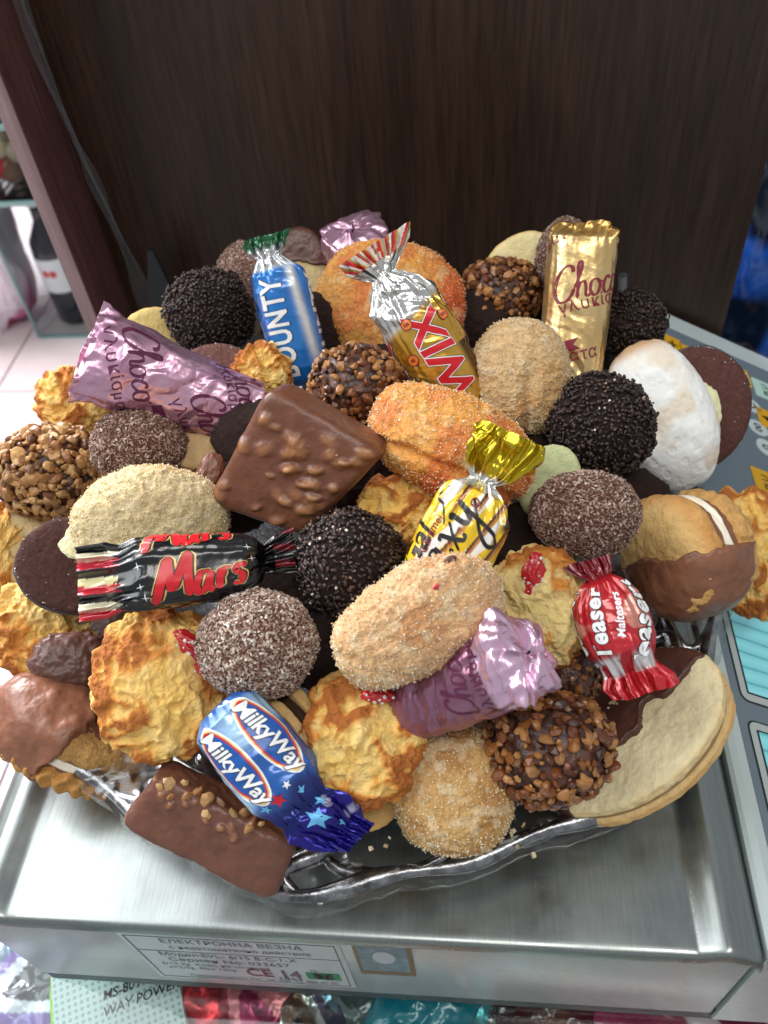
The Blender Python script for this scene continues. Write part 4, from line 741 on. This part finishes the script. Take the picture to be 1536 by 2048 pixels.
# ---------------- sandwich cookies
a = At(152, 1468, -.3, ang=-24, tx=-52); k = a.k; t = root('sandwich_cookie', 'cream sandwich cookie half dipped in milk chocolate at the lower left', 'sandwich cookie', a.M, 'chocolate dipped sandwich cookies')
T = np.array([158, 108, 34])*k; disc(t, 'top_biscuit', T, 30*k, lin('c99a5c'), M_sand, 61, exps=(2, 3), rough=.09, dome=.25, sub=7); disc(t, 'bottom_biscuit', T*np.array([1, 1, .95]), -36*k, lin('c08c4c'), M_dough, 62, exps=(2, 3.2), ridge=.10, nr=30, rough=.08, sub=7)
nn, F_ = ico(5); obj('cream', sup(nn, T*np.array([.93, .93, .45]), 2, 4)+nrm(sup(nn, T, 2, 4), T)*(.06*fbm(nn*4, 2, 2))[:, None], F_, M_white_cream, t)
coating(t, T*np.array([1.02, 1.02, 2.15])+np.array([.05, .05, .2]), 0, (-1, .25, .25), -.15, 63, lin('84553f'), exps=(2, 3.2), dome=.2, wob=.5, lump=.22)
a = At(1372, 1108, -.2, ang=3, ty=-42, tx=6); k = a.k; t = root('sandwich_cookie', 'upright cream sandwich cookie with its lower half in milk chocolate, at the right', 'sandwich cookie', a.M, 'chocolate dipped sandwich cookies')
T = np.array([118, 124, 46])*k; disc(t, 'front_biscuit', T, 44*k, lin('dcb474'), M_biscuit, 64, exps=(2, 2.5), rough=.08, dome=.2, edge=lin('c98f4f'), sub=7); disc(t, 'back_biscuit', T, -50*k, lin('d2a262'), M_dough, 65, exps=(2, 2.6), rough=.1, ridge=.03, sub=7)
nn, F_ = ico(5); obj('cream', sup(nn, T*np.array([.95, .95, .38]), 2, 4)+nrm(sup(nn, T, 2, 4), T)*(.10*fbm(nn*5, 2, 2))[:, None], F_, M_white_cream, t)
coating(t, T*np.array([1.02, 1.02, 2.0])+np.array([.06, .06, .34]), 0, (.12, -1, 0), .0, 66, lin('86573f'), exps=(2, 2.5), wob=.4, lump=.18)
crumbs_on(t, [(.2, -1.6, 1.2), (-.8, -1.4, 1.2), (1.2, -1.5, .7)], 14, rg, (.04, .12), M_sandgrain)
a = At(1262, 1470, .2, ang=36, tx=-32); k = a.k; t = root('oval_biscuit', 'large pale oval biscuit sandwich dipped in dark chocolate at the lower right', 'sandwich cookie', a.M)
T = np.array([214, 142, 22])*k; disc(t, 'top_biscuit', T, 23*k, lin('eedfb4'), M_biscuit, 67, exps=(2, 5), rough=.08, edge=lin('e4c48a'), sub=7); disc(t, 'bottom_biscuit', T*np.array([1.015, 1.015, .95]), -23*k, lin('e4c890'), M_biscuit, 68, exps=(2, 5), rough=.09, edge=lin('d4a464'), sub=7)
nn, F_ = ico(5); obj('filling', sup(nn, T*np.array([.97, .97, .5]), 2, 5), F_, M_fill, t)
coating(t, T*np.array([1.0, 1.0, 2.15])+np.array([.02, .02, .10]), 0, (-.2, 1, 0), -.5, 69, lin('553328'), exps=(2, 5), wob=.45, lump=.06)
crumbs_on(t, [(.6, 1.2, 1.05), (1.2, .6, 1.05), (.2, .8, 1.05)], 12, rg, (.04, .10), M_sandgrain)
# standing biscuit sandwich seen on edge
a = At(622, 1505, .6, ang=-52, tx=70); k = a.k; t = root('biscuit_sandwich', 'thin biscuit sandwich standing on edge beside the dark blue wrapped candy', 'sandwich cookie', a.M)
T = np.array([142, 95, 15])*k; disc(t, 'biscuit', T, 24*k, lin('dcb87c'), M_biscuit, 71, exps=(2.4, 6)); disc(t, 'biscuit', T, -24*k, lin('d4ac70'), M_biscuit, 72, exps=(2.4, 6)); disc(t, 'filling', T*np.array([.96, .96, .8]), 0, lin('3a2413'), M_cocoa, 73, exps=(2.4, 5))
# ring biscuits
def ring_biscuit(a, rx, ry, label, seed, blob=(.3, .3, .45), col='4c2f2a', th=18):
    k = a.k; t = root('cocoa_ring_biscuit', label, 'cocoa biscuit', a.M, 'round cocoa biscuits with cream centres'); T = np.array([rx, ry, th])*k; disc(t, 'cocoa_biscuit', T, 0, lin(col), M_cocoa, seed, exps=(2, 4), rough=.05, sub=7); disc(t, 'dark_base', T*np.array([1.03, 1.03, .5]), -.26, lin('4a4444'), M_choc, seed+1, exps=(2, 4), rough=.04)
    nn, F_ = ico(5); B = sup(nn, (blob[2]*rx*k, blob[2]*ry*k, .16), 2, 2.5); B = B*(1+.3*fbm(nn*2.1, seed, 3)*np.array([1]))[:, None]; obj('cream', B+np.array([blob[0]*rx*k, blob[1]*ry*k, T[2]]), F_, M_cream, t)
    rg = np.random.default_rng(seed); V = sup(ico(5)[0], T, 2, 4); grains(t, V[V[:, 2] > 0], 90, rg, (.02, .045)); return t
ring_biscuit(At(152, 1128, .4, tx=-14), 112, 98, 'dark cocoa biscuit with a cream centre left of the black wrapped candy', 81, (.10, .36, .36))
ring_biscuit(At(1388, 820, .9, ang=-10, ty=8), 106, 124, 'cocoa ring biscuit behind the powdered white cookie', 83, (.0, -.1, .5), '583630')
ring_biscuit(At(438, 760, 1.1, tx=-30), 88, 80, 'cocoa biscuit with a pale rim peeking out above the mauve roll', 85, (.0, -.8, .1), '6a4840')
# pale round biscuits
def pale_biscuit(a, rx, ry, label, seed, col='e2c98e', edge='d9a95c', th=16, choc=None, name='pale_biscuit'):
    k = a.k; t = root(name, label, 'biscuit', a.M, 'pale round biscuits'); T = np.array([rx, ry, th])*k; disc(t, 'biscuit', T, 0, lin(col), M_biscuit, seed, exps=(2, 4), rough=.03, edge=lin(edge), sub=6)
    if choc: coating(t, T*1.02, 0, choc[0], choc[1], seed, lin(choc[2]), exps=(2, 4), wob=.35)
    return t
pale_biscuit(At(55, 1085, 1.3, ty=10), 62, 92, 'pale smooth biscuit behind the cocoa biscuit at the left edge', 91, 'ecd6a2')
pale_biscuit(At(312, 662, 1.8), 62, 46, 'pale yellow biscuit peeking out above the mauve roll next to the black ball', 92, 'e6cc84')
pale_biscuit(At(1045, 528, 1.8, ang=25), 78, 58, 'pale biscuit at the back between the nut ball and the mauve coconut ball', 93, 'ead9a4')
pale_biscuit(At(592, 560, 1.6, ang=80, ty=6), 98, 66, 'pale oval biscuit with a chocolate dipped top behind the blue candy', 94, 'd8c490', choc=((1, 0, 0), .75, '5c3a2e'))
pale_biscuit(At(512, 580, 1.5, ang=85, tx=70), 88, 42, 'thin pale rim of a biscuit standing just left of the blue candy', 95, 'a59684', 'c9b992')
pale_biscuit(At(1098, 965, 1.2, ang=70), 78, 60, 'greenish cream topped biscuit behind the brown coconut ball', 96, 'c9cf9c', 'c9c48e')
pale_biscuit(At(400, 900, 3.0, tx=-20), 70, 44, 'pale biscuit in the gap under the right half of the mauve roll', 97, 'c9a878')
pale_biscuit(At(752, 1622, .9, ang=30), 48, 34, 'small pale biscuit piece behind the blue foil tail at the front', 98, 'd2a868', name='biscuit_piece')
a = At(418, 948, .4, ang=70); t = root('chocolate_piece', 'small milk chocolate piece at the left corner of the big chocolate wedge', 'chocolate', a.M); nn, F_ = ico(6); V = sup(nn, (.85, .45, .5), 3, 3); V = V+nn*(.08*fbm(nn*2, 4, 3))[:, None]; obj('chocolate', V, F_, M_choc, t, True, np.tile(lin('7a4c3a'), (len(V), 1)))
def dark_cookie(a, rx, ry, rz, label, seed, col='40271f', mat=None, name='chocolate_cookie'):
    k = a.k; t = root(name, label, 'chocolate cookie', a.M, 'plain chocolate coated cookies'); disc(t, 'chocolate_shell', np.array([rx, ry, rz])*k, 0, lin(col), mat or M_choc, seed, exps=(2, 2.5), rough=.12, sub=6)
dark_cookie(At(148, 1322, 1.7), 84, 60, 40, 'dark chocolate cookie in the gap between the two left swirl cookies', 101, '5e3d33')
dark_cookie(At(238, 1225, .8, ang=20), 60, 44, 40, 'greyish chocolate cookie just above the biggest swirl cookie', 102, '54423f')
# dark filler cookies added inside the heap to stop light showing through its gaps
for i, (px, py, r_, lb) in enumerate([(600, 1180, 90, 'added dark filler cookie in the gap between the central black ball and the large coconut ball'), (450, 1000, 90, 'added dark filler cookie in the gap below the big chocolate wedge'), (1045, 1080, 90, 'added dark filler cookie in the gap right of the yellow candy'),
        (640, 1300, 90, 'added dark filler cookie deep between the large coconut ball and the long sandy cookie'), (520, 880, 90, 'added dark filler cookie under the big chocolate wedge'), (860, 1120, 90, 'added dark filler cookie under the long sandy cookie'), (1250, 1010, 90, 'added dark filler cookie below the powdered white cookie'),
        (860, 1420, 85, 'added dark filler cookie under the crumpled mauve roll'), (1180, 1200, 85, 'added dark filler cookie under the red candy'), (950, 640, 80, 'added dark filler cookie between the upper orange cookie and the nut ball'), (300, 1150, 85, 'added dark filler cookie under the black wrapped candy'), (1230, 1330, 80, 'added dark filler cookie behind the tail of the red candy'), (480, 1500, 80, 'added dark filler cookie behind the dark blue candy'), (770, 760, 80, 'added dark filler cookie behind the striped candy'), (735, 968, 110, 'added dark filler cookie in the gap between the big chocolate wedge and the browned swirl cookie'), (640, 660, 90, 'added dark filler cookie behind the blue candy and the dark nut ball'), (1140, 680, 100, 'added dark filler cookie behind the foot of the gold roll'), (1060, 900, 100, 'added dark filler cookie under the black ball dusted with crumbs')]):
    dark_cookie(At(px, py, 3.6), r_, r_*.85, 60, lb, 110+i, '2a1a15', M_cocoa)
# ---------------- wrapped sweets
def kn(k, L): return [tuple(q*k for q in (x, yc, zc, ry, rz))+(pl, ac*k, am*k) for (x, yc, zc, ry, rz, pl, ac, am) in L]
def roll(a, label, W, foil0, foil1, texts, group, cat='wrapped roll', seed=0, end=None):
    t = root('wrapped_roll', label, cat, a.M, group)
    def des(u, X, P):
        n1 = vn(P*.9+seed, seed); c = mix(foil0, foil1, n1)
        if end: c = mix(c, end[1], ss(end[0], end[0]+.3, X))
        return c, .82
    W.build('foil_wrapper', t, M_foil, des); return t
def choco(W, t, x0, s0, ang, size, mat, k, sub=True, rib=True):
    a_ = math.radians(ang); ex, ey = np.array([math.cos(a_), math.sin(a_)]), np.array([-math.sin(a_), math.cos(a_)])
    def at(u, v): q = np.array([x0, s0])+ex*u+ey*v; return q
    W.decal(strokes(CHOCO, size, .12), x0, s0, ang, mat, t)
    if sub: q = at(.3*size, -.95*size); W.decal(text('γλυκίσματα', size*.52, 0, .004, .09, 1.1), q[0], q[1], ang, mat, t)
    if rib: q = at(1.75*size, .05*size); L = size*1.25; h = .17*size; W.decal(poly2d([(-L*.4, -h), (L*.5, -h), (L*.36, 0), (L*.5, h), (-L*.4, h)], .09), q[0], q[1], ang, mat, t, 'ribbon_print')
GR = 'foil wrapped chocolate rolls'; MV0, MV1 = lin('c896b2'), lin('e6bad0')
# long mauve roll
a = At(353, 774, -1.6, ang=-22, ty=4, tx=4); k = a.k
W = Wrap(kn(k, [(-105, 0, 0, 12, 10, .2, 0, 6), (-130, 0, 0, 52, 22, .2, 0, 16), (-162, 0, 6, 84, 34, .16, 4, 18), (-184, 0, 8, 92, 40, .12, 5, 18), (-170, 0, 0, 92, 54, .06, 0, 10), (-120, 0, 0, 88, 68, .03, 0, 6), (0, 0, 0, 78, 70, .015, 0, 6), (110, 0, 0, 74, 68, .02, 0, 6), (160, 0, 0, 72, 64, .04, 0, 7), (168, 0, 0, 40, 40, .1, 0, 6), (166, 0, 0, 3, 3, .1, 0, 2)]), 260, 340, 2.3, 9, seed=3, fu=8, fv=.8).body(-165*k, 160*k)
t = roll(a, 'long mauve foil roll with an open folded end, at the upper left', W, MV0, MV1, None, GR, seed=3)
choco(W, t, -70*k, 20*k, -58, 62*k, I_plum, k); choco(W, t, 92*k, -38*k, -50, 60*k, I_plum, k, True, False); W.decal(strokes(CHOCO, 58*k, .12), 128*k, 62*k, -58, I_plum, t); W.decal(text('γλυκίσματα', 28*k, 0, .004, .09, 1.1), 100*k, 30*k, -62, I_plum, t)

# mauve roll at the back
a = At(716, 510, 1.2, ang=100, ty=-34); k = a.k
W = Wrap(kn(k, [(-110, 0, 0, 62, 58, .02, 0, 3), (-40, 0, 0, 63, 58, .02, 0, 3), (40, 0, 0, 62, 58, .04, 0, 7), (56, 0, 0, 60, 56, .08, 0, 14), (66, 0, 0, 36, 32, .16, 0, 16), (60, 0, 0, 2, 2, .1, 0, 8)]), 200, 160, 2.2, 9, seed=4, fu=8).body(-110*k, 56*k)
t = roll(a, 'mauve foil roll standing upright at the very back of the heap', W, MV0, MV1, None, GR, seed=4); W.decal(strokes([CHOCO[1], CHOCO[2]], 52*k, .1), 40*k, -10*k, -80, I_plum, t)
# crumpled mauve roll at the lower right
a = At(958, 1352, -1.9, ang=24, ty=-34, tx=0); k = a.k
W = Wrap(kn(k, [(-190, 0, 0, 60, 60, .02, 0, 4), (-180, 0, 0, 72, 72, .02, 0, 4), (-60, 0, 0, 82, 80, .02, 0, 5), (30, 0, 0, 84, 82, .02, 0, 5), (75, 0, 0, 88, 86, .04, 0, 8), (104, 0, 0, 92, 88, .08, 0, 18), (126, 0, 0, 78, 76, .12, 0, 30), (132, 0, 0, 45, 45, .18, 0, 34), (128, 0, 0, 20, 20, .2, 0, 26), (124, 0, 0, 2, 2, .1, 0, 10)]), 260, 320, 2.5, 9, seed=9, fu=9, fv=1.5).body(-185*k, 80*k)
t = roll(a, 'mauve foil roll with a crumpled end, under the long sandy cookie', W, lin('98687e'), lin('ab7a90'), None, GR, seed=5, end=(45*k, lin('ecc4de'))); choco(W, t, -10*k, 6*k, 82, 62*k, I_plum, k, True, False); W.decal(text('γλυκίσματα', 34*k, 0, .004, .09, 1.1), 62*k, 92*k, 78, I_plum, t)
# gold roll
a = At(1152, 616, -1.4, ang=87, ty=6); k = a.k
W = Wrap(kn(k, [(-165, 0, 0, 50, 50, .02, 0, 3), (-155, 0, 0, 60, 58, .02, 0, 4), (0, 0, 0, 66, 62, .01, 0, 2.5), (110, 0, 0, 68, 62, .01, 0, 2.5), (130, 0, 0, 66, 60, .03, 0, 6), (146, -6, -4, 58, 50, .09, 0, 15), (158, -10, -6, 48, 40, .16, 0, 20), (152, -8, -8, 20, 14, .2, 0, 14), (140, 0, 0, 3, 3, .1, 0, 2)]), 240, 300, 2.5, 13, seed=6, fu=7, fv=.9).body(-160*k, 128*k)
t = roll(a, 'gold foil roll standing upright at the upper right', W, lin('e2bc7c'), lin('f0d298'), None, GR, seed=6, end=(128*k, lin('cfa560'))); W.decal(strokes(CHOCO, 64*k, .12), 52*k, -20*k, -72, I_maroon, t); W.decal(text('γλυκίσματα', 33*k, 0, .004, .09, 1.1), 18*k, -60*k, -72, I_maroon, t)
W.decal(text('γλυκίσματα', 30*k, 0, .004, .09, 1.1), 105*k, 95*k, -68, I_maroon, t); q = 62*k; W.decal(poly2d([(-q*.8, -.17*q), (q*.75, -.17*q), (q*.55, 0), (q*.75, .17*q), (-q*.8, .17*q)], .09), -86*k, 30*k, -72, I_maroon, t, 'ribbon_print'); W.decal(text('γλυκίσματα', 33*k, 0, .004, .09, 1.1), -108*k, 40*k, -76, I_maroon, t)
GC = 'wrapped miniature candies'
def candy(a, name, label, W, des): t = root(name, label, 'wrapped candy', a.M, GC); W.build('wrapper', t, M_film, des); return t
# ---- black candy
a = At(380, 1140, -2.1, ang=5, tx=-6); k = a.k
W = Wrap(kn(k, [(-214, -12, 0, 74, 8, .03, 7, 2), (-160, -8, 0, 72, 12, .05, 8, 3), (-132, -4, 0, 60, 30, .10, 3, 4), (-100, 0, 0, 70, 48, .06, 0, 5), (-70, 0, 0, 72, 54, .02, 0, 3), (20, 0, 0, 68, 55, .01, 0, 2.5), (105, 0, 0, 64, 50, .02, 0, 3), (134, 4, 0, 46, 36, .10, 0, 5), (150, 8, 0, 24, 18, .25, 0, 6), (172, 14, 0, 36, 12, .15, 6, 7), (214, 24, 0, 46, 10, .1, 7, 7)]), 260, 360, 3.0, 15, seed=11, fu=9, fv=1.0).body(-120*k, 130*k)
def des(u, X, P):
    x = X/k; yy = P[:, 1]/k+10; b = np.array([lin('15151a'), lin('e8dfc0'), lin('b8122e'), lin('15151a'), lin('e8e0a8'), lin('b8122e'), lin('15151a'), lin('e8dfc0'), lin('b8122e'), lin('15151a')])
    i = np.clip(((76-yy)/16.5).astype(int), 0, 9); c = np.tile(lin('0d0d11'), (len(x), 1)); tail = (x < -138+8*np.sin(yy*.5)); c = np.where(tail[:, None], b[i], c); t2 = x > 172; c = np.where((t2 & ((yy % 34) < 12))[:, None], np.array(lin('7a1020')), c)
    return c, np.where((np.abs(x-150) < 22), .75, .12)
t = candy(a, 'wrapped_candy', 'black wrapped candy reading Mars in red and gold', W, des)
for dx, s_, sc_ in ((14, -12, 1.), (-5, 84, .95), (0, -130, .9)):
    W.decal(marsw(.27, 88*k*sc_), dx*k, s_*k, 8, I_gold, t, lift=.012); W.decal(marsw(.215, 88*k*sc_), dx*k, s_*k, 8, I_dark, t, lift=.020); W.decal(marsw(.165, 88*k*sc_), dx*k, s_*k, 8, I_red, t, lift=.028)
for sx_, sy_ in ((-98, 10), (-88, 40), (-95, -30), (-85, -50), (112, 36), (120, 10)): W.decal(poly2d(star(9*k, .18, 4), None or .2), sx_*k, sy_*k, 10, I_white, t, 'printed_star', .02)
# ---- blue candy
a = At(578, 640, -1.5, ang=103, tx=0); k = a.k
W = Wrap(kn(k, [(-130, 0, 0, 20, 20, .1, 0, 2), (-118, 0, 0, 46, 36, .05, 0, 2), (-95, 0, 0, 56, 46, .01, 0, 2), (60, 0, 0, 58, 48, .01, 0, 2), (92, 0, 0, 52, 42, .03, 0, 3), (108, 4, 0, 34, 28, .15, 0, 4), (124, 8, 0, 20, 16, .25, 0, 4), (138, 8, 0, 34, 14, .2, 6, 9), (166, 2, 0, 44, 14, .15, 6, 12)]), 220, 300, 2.9, 13, seed=12, fu=8).body(-110*k, 96*k)
def des(u, X, P):
    x = X/k; s_ = P[:, 1]/k; c = mix(lin('1668b8'), lin('1f7cca'), vn(P*1.2, 3)); band = np.exp(-((s_+30-.06*x)/9)**2)*ss(-118, -60, x)*(1-ss(95, 110, x)); c = mix(c, lin('e6e3dc'), band*.95); c = mix(c, lin('0b2f66'), ss(40, 54, s_)*.8)
    c = mix(c, lin('d6d8da'), ss(96, 108, x)); c = mix(c, lin('0d5a30'), ss(136, 146, x+6*np.sin(s_*.4))); return c, .15+.7*ss(100, 112, x)*(1-ss(134, 146, x))
t = candy(a, 'wrapped_candy', 'blue wrapped candy reading BOUNTY in white letters', W, des)
BT = lambda o_: (lambda q: (q[0]*np.array([.88, 1.2]), q[1]))(text('BOUNTY', 50*k, 0, o_, .09, 1.12))
W.decal(BT(.055), -14*k, 20*k, -2, I_dark, t, lift=.012); W.decal(BT(.034), -14*k, 21*k, -2, I_white, t, lift=.022)
W.decal(text('BOUNTY', 52*k, 0, .04, .09, 1.1), -30*k, -78*k, 0, I_white, t)
# ---- gold striped candy
a = At(858, 690, -1.9, ang=121, tx=4, ty=-4); k = a.k
W = Wrap(kn(k, [(-150, 0, 0, 30, 30, .05, 0, 2), (-135, 0, 0, 60, 46, .02, 0, 3), (-40, 0, 0, 70, 54, .01, 0, 3), (50, 0, 0, 72, 54, .02, 0, 4), (100, 0, 0, 66, 48, .06, 0, 7), (135, 4, 0, 44, 32, .16, 0, 8), (160, 8, 0, 21, 17, .3, 0, 5), (176, 6, 4, 40, 14, .2, 7, 4), (196, 0, 8, 66, 10, .1, 9, 2), (222, -6, 12, 80, 8, .06, 10, 1)]), 300, 360, 2.7, 17, seed=14, fu=10, fv=1.2).body(-140*k, 110*k)
def des(u, X, P):
    x = X/k; s_ = P[:, 1]/k; c = mix(lin('c8922a'), lin('e0b04a'), vn(P*.9, 5)); c = mix(c, lin('d9d9d6'), ss(58, 78, x+.3*s_)*(1-ss(186, 192, x)))
    st = np.array([lin('c81828'), lin('e6e4dc'), lin('e6e4dc'), lin('c9a040'), lin('c81828'), lin('c81828'), lin('e6e4dc'), lin('a07c3a')]); th_ = np.arctan2(s_, x-150)*2.6+u*0; i = (np.floor(th_*7).astype(int)) % 8; c = np.where((x > 190)[:, None], st[i], c); c = mix(c, lin('2a1210'), ss(40, 55, -s_)*(x < -20)*.9)
    return c, np.where(x > 190, .15, np.where(x > 62, .92, .7))
t = candy(a, 'wrapped_candy', 'gold and silver wrapped candy reading TWIX in red, with a striped fan end', W, des)
for s_, dx in ((-14, -58), (104, -75), (-130, -60)):
    W.decal(text('TWIX', 92*k, .15, .105, .09, 1.03), dx*k, s_*k, 2, I_dark, t, lift=.012); W.decal(text('TWIX', 92*k, .15, .085, .09, 1.03), dx*k, s_*k, 2, I_white, t, lift=.020); W.decal(text('TWIX', 92*k, .15, .045, .09, 1.03), dx*k, s_*k, 2, I_red, t, lift=.028)
for (x_, s_) in ((58, 22), (-6, 46), (40, -50)):
    W.decal(poly2d(ell(12*k, 12*k, 24), .1), x_*k, s_*k, 0, I_maroon, t, 'printed_seal', .03); W.decal(poly2d(ell(10*k, 10*k, 24), .1), x_*k, s_*k, 0, I_orange, t, 'printed_seal', .036); W.decal(text('II', 14*k, 0, .01, .2), x_*k, s_*k, 0, I_maroon, t, lift=.042)
# ---- yellow candy
a = At(925, 1060, -1.9, ang=65, ty=-4); k = a.k
W = Wrap(kn(k, [(-120, 0, 0, 50, 40, .02, 0, 3), (-105, 0, 0, 78, 58, .02, 0, 3), (-20, 0, 0, 84, 60, .02, 0, 4), (45, 0, 0, 78, 55, .05, 0, 5), (80, 2, 0, 52, 38, .16, 0, 6), (104, 4, 0, 20, 16, .3, 0, 4), (126, 0, 0, 42, 20, .2, 6, 9), (162, -6, 6, 66, 34, .1, 6, 13), (195, -10, 10, 72, 44, .08, 5, 14), (214, -12, 12, 60, 40, .12, 4, 12)]), 280, 340, 3.2, 13, seed=17, fu=9, fv=1.2).body(-110*k, 76*k)
def des(u, X, P):
    x = X/k; s_ = P[:, 1]/k; w_ = np.sin(s_*.10+x*.03+.8*np.sin(x*.022)); c = np.tile(lin('e6c01c'), (len(x), 1)); c = mix(c, lin('ece8e0'), ss(.2, .4, w_)*(np.abs(s_) < 62)); c = mix(c, lin('b8793a'), ss(.6, .75, np.sin(s_*.16+x*.04+1))*(s_ < 35)); c = mix(c, lin('5e3219'), ss(.86, .93, np.sin(s_*.16+x*.04+.5))*(s_ < 30)); c = mix(c, lin('3c1c18'), ss(-62, -72, s_)*ss(20, 40, x))
    c = mix(c, lin('d8d8d4'), ss(84, 96, x)*(1-ss(112, 124, x))); c = mix(c, lin('c9b01e'), ss(118, 130, x)); c = mix(c, lin('6f7a86'), ss(206, 222, x)*ss(.45, .6, vn(P*1.5, 8))); return c, np.where(x > 84, .9, .1)
t = candy(a, 'wrapped_candy', 'yellow and brown wrapped candy reading Galaxy with a gold twisted top', W, des)
W.decal(strokes(AXY, 92*k, .1), 0, -16*k, -2, I_dark, t, lift=.02); W.decal(text('Gal', 70*k, .3, .02), -70*k, 66*k, 0, I_dark, t, lift=.02); W.decal(text('Caramel', 24*k, .2, .004), -30*k, 50*k, 0, I_maroon, t, lift=.02); W.decal(text('®', 26*k, 0, .01), 62*k, -2*k, 0, I_maroon, t, lift=.02); W.decal(strokes([([(-.6, -.2), (-.1, .1), (.2, .5), (.6, .7), (.8, .4)], .07)], 60*k), 40*k, 62*k, 0, I_dark, t, lift=.02)
# ---- dark blue candy
a = At(530, 1522, -2.0, ang=-47, tx=6); k = a.k
W = Wrap(kn(k, [(-146, 0, 0, 10, 10, .1, 0, 2), (-142, 0, 0, 50, 40, .04, 0, 3), (-118, 0, 0, 78, 60, .02, 0, 3), (-20, 0, 0, 82, 66, .01, 0, 3), (60, 0, 0, 80, 60, .03, 0, 5), (96, 0, 0, 62, 44, .10, 0, 8), (118, 0, 0, 54, 34, .16, 0, 14), (150, 4, 0, 66, 30, .12, 3, 16), (185, 16, 0, 56, 20, .1, 5, 14), (240, 40, 0, 38, 10, .08, 7, 8)]), 280, 340, 2.5, 13, seed=19, fu=9, fv=1.2).body(-138*k, 95*k)
def des(u, X, P):
    x = X/k; s_ = P[:, 1]/k; n1 = vn(P*.8+2, 7); c = mix(lin('1f5aa8'), lin('a8cbe6'), ss(.35, .75, n1)); c = mix(c, lin('16246e'), ss(58, 92, x+12*np.sin(s_*.06))); c = mix(c, lin('241c86'), ss(120, 150, x)); c = mix(c, lin('c9c4dc'), ss(.80, .86, vn(P*1.4+3, 9))*ss(70, 100, x)); return c, .2+.55*ss(80, 120, x)
t = candy(a, 'wrapped_candy', 'blue and white wrapped candy reading MilkyWay, with a violet foil tail', W, des)
for (x_, s_) in ((-34, 44), (-30, -46), (-30, 140)):
    for q, m_, l_ in ((1.0, I_white, .012), (.95, I_gold, .018), (.91, I_red, .022), (.86, I_blue, .028)): W.decal(poly2d(ell(96*k*q, 37*k*(q-(1-q)*.8), 40), .09), x_*k, s_*k, 3, m_, t, 'printed_oval', l_)
    W.decal(text('MilkyWay', 44*k, .25, .035, .09, .98), (x_)*k, (s_-1)*k, 5, I_dark, t, lift=.034); W.decal(text('MilkyWay', 44*k, .25, .016, .09, .98), (x_)*k, s_*k, 5, I_white, t, lift=.042)
for (x_, s_, r_, m_) in ((72, -24, 16, I_red), (88, 26, 12, I_sky), (70, -58, 12, I_sky), (60, 8, 9, I_white)): W.decal(poly2d(star(r_*k), .2), x_*k, s_*k, 20, m_, t, 'printed_star', .02)
W.body(100*k, 235*k)
for (x_, s_, r_) in ((150, 4, 27), (128, 40, 13), (190, 30, 10)): W.decal(poly2d(star(r_*k), .15), x_*k, s_*k, 30, I_sky, t, 'printed_star', .03)
# ---- red candy
a = At(1226, 1243, -2.2, ang=106, ty=0); k = a.k*.88
W = Wrap(kn(k, [(-168, -16, 10, 66, 24, .12, 9, 12), (-142, -8, 6, 70, 28, .12, 8, 12), (-116, -4, 0, 56, 30, .16, 4, 8), (-98, 0, 0, 56, 38, .16, 0, 6), (-62, 0, 0, 76, 56, .06, 0, 5), (0, 0, 0, 84, 62, .02, 0, 4), (50, 0, 0, 74, 58, .04, 0, 5), (88, 0, 0, 46, 38, .12, 0, 5), (104, 0, -4, 28, 18, .2, 0, 6), (124, 6, -12, 46, 12, .1, 6, 8), (150, 12, -20, 58, 10, .1, 6, 8)]), 280, 340, 2.4, 14, seed=23, fu=9, fv=1.2).body(-92*k, 84*k)
def des(u, X, P):
    x = X/k; s_ = P[:, 1]/k; c = mix(lin('a81019'), lin('bd222c'), vn(P*1.1, 4)); c = mix(c, lin('c98a78'), ss(.68, .73, vn(P*1.3+7, 12))*.8*(np.abs(x) < 90)); c = mix(c, lin('dcd6d6'), ss(-66, -84, x)*(1-ss(-112, -124, x))*ss(.35, .5, vn(P*np.array([.4, 3, 3]), 6))); c = mix(c, lin('6e0a16'), ss(90, 106, x)); return c, np.where((x < -70) & (x > -118), .6, .15)
t = candy(a, 'wrapped_candy', 'red wrapped candy reading Teasers in white letters', W, des)
for x_, s_, z_, an in ((14, 34, 54, -6), (-24, -66, 66, -14), (0, 120, 60, 0)):
    W.decal(text('Teasers', z_*k, .12, .05, .09, 1.08), x_*k, s_*k, an, I_dark, t, lift=.014); W.decal(text('Teasers', z_*k, .12, .026, .09, 1.08), x_*k, s_*k, an, I_white, t, lift=.024)
W.decal(text('Maltesers', 26*k, .2, .01, .09), 10*k, -18*k, -10, I_white, t, lift=.02)
# ---------------- loose crumbs on the tray, rim and chocolate
rg = np.random.default_rng(77); P = []
for (px, py, n_) in ((500, 1782, 3), (1075, 1702, 2), (1025, 1655, 6), (900, 1690, 5), (760, 1690, 4), (960, 1665, 5)):
    for _ in range(n_): q = hit(px+rg.normal(0, 22), py+rg.normal(0, 8), 2, 2.75 if py < 1760 else .08); P.append(q)
V, Fc = scatter(CUBEV, CUBEF, np.array(P), frames(rg.normal(size=(len(P), 3)), r=rg), rg.uniform(.06, .16, (len(P), 3))); o = obj('crumbs', V, Fc, M_sandgrain, None, False, kind='stuff'); o['label'] = 'loose sugar and biscuit crumbs scattered on the front rim'; o['category'] = 'crumbs'
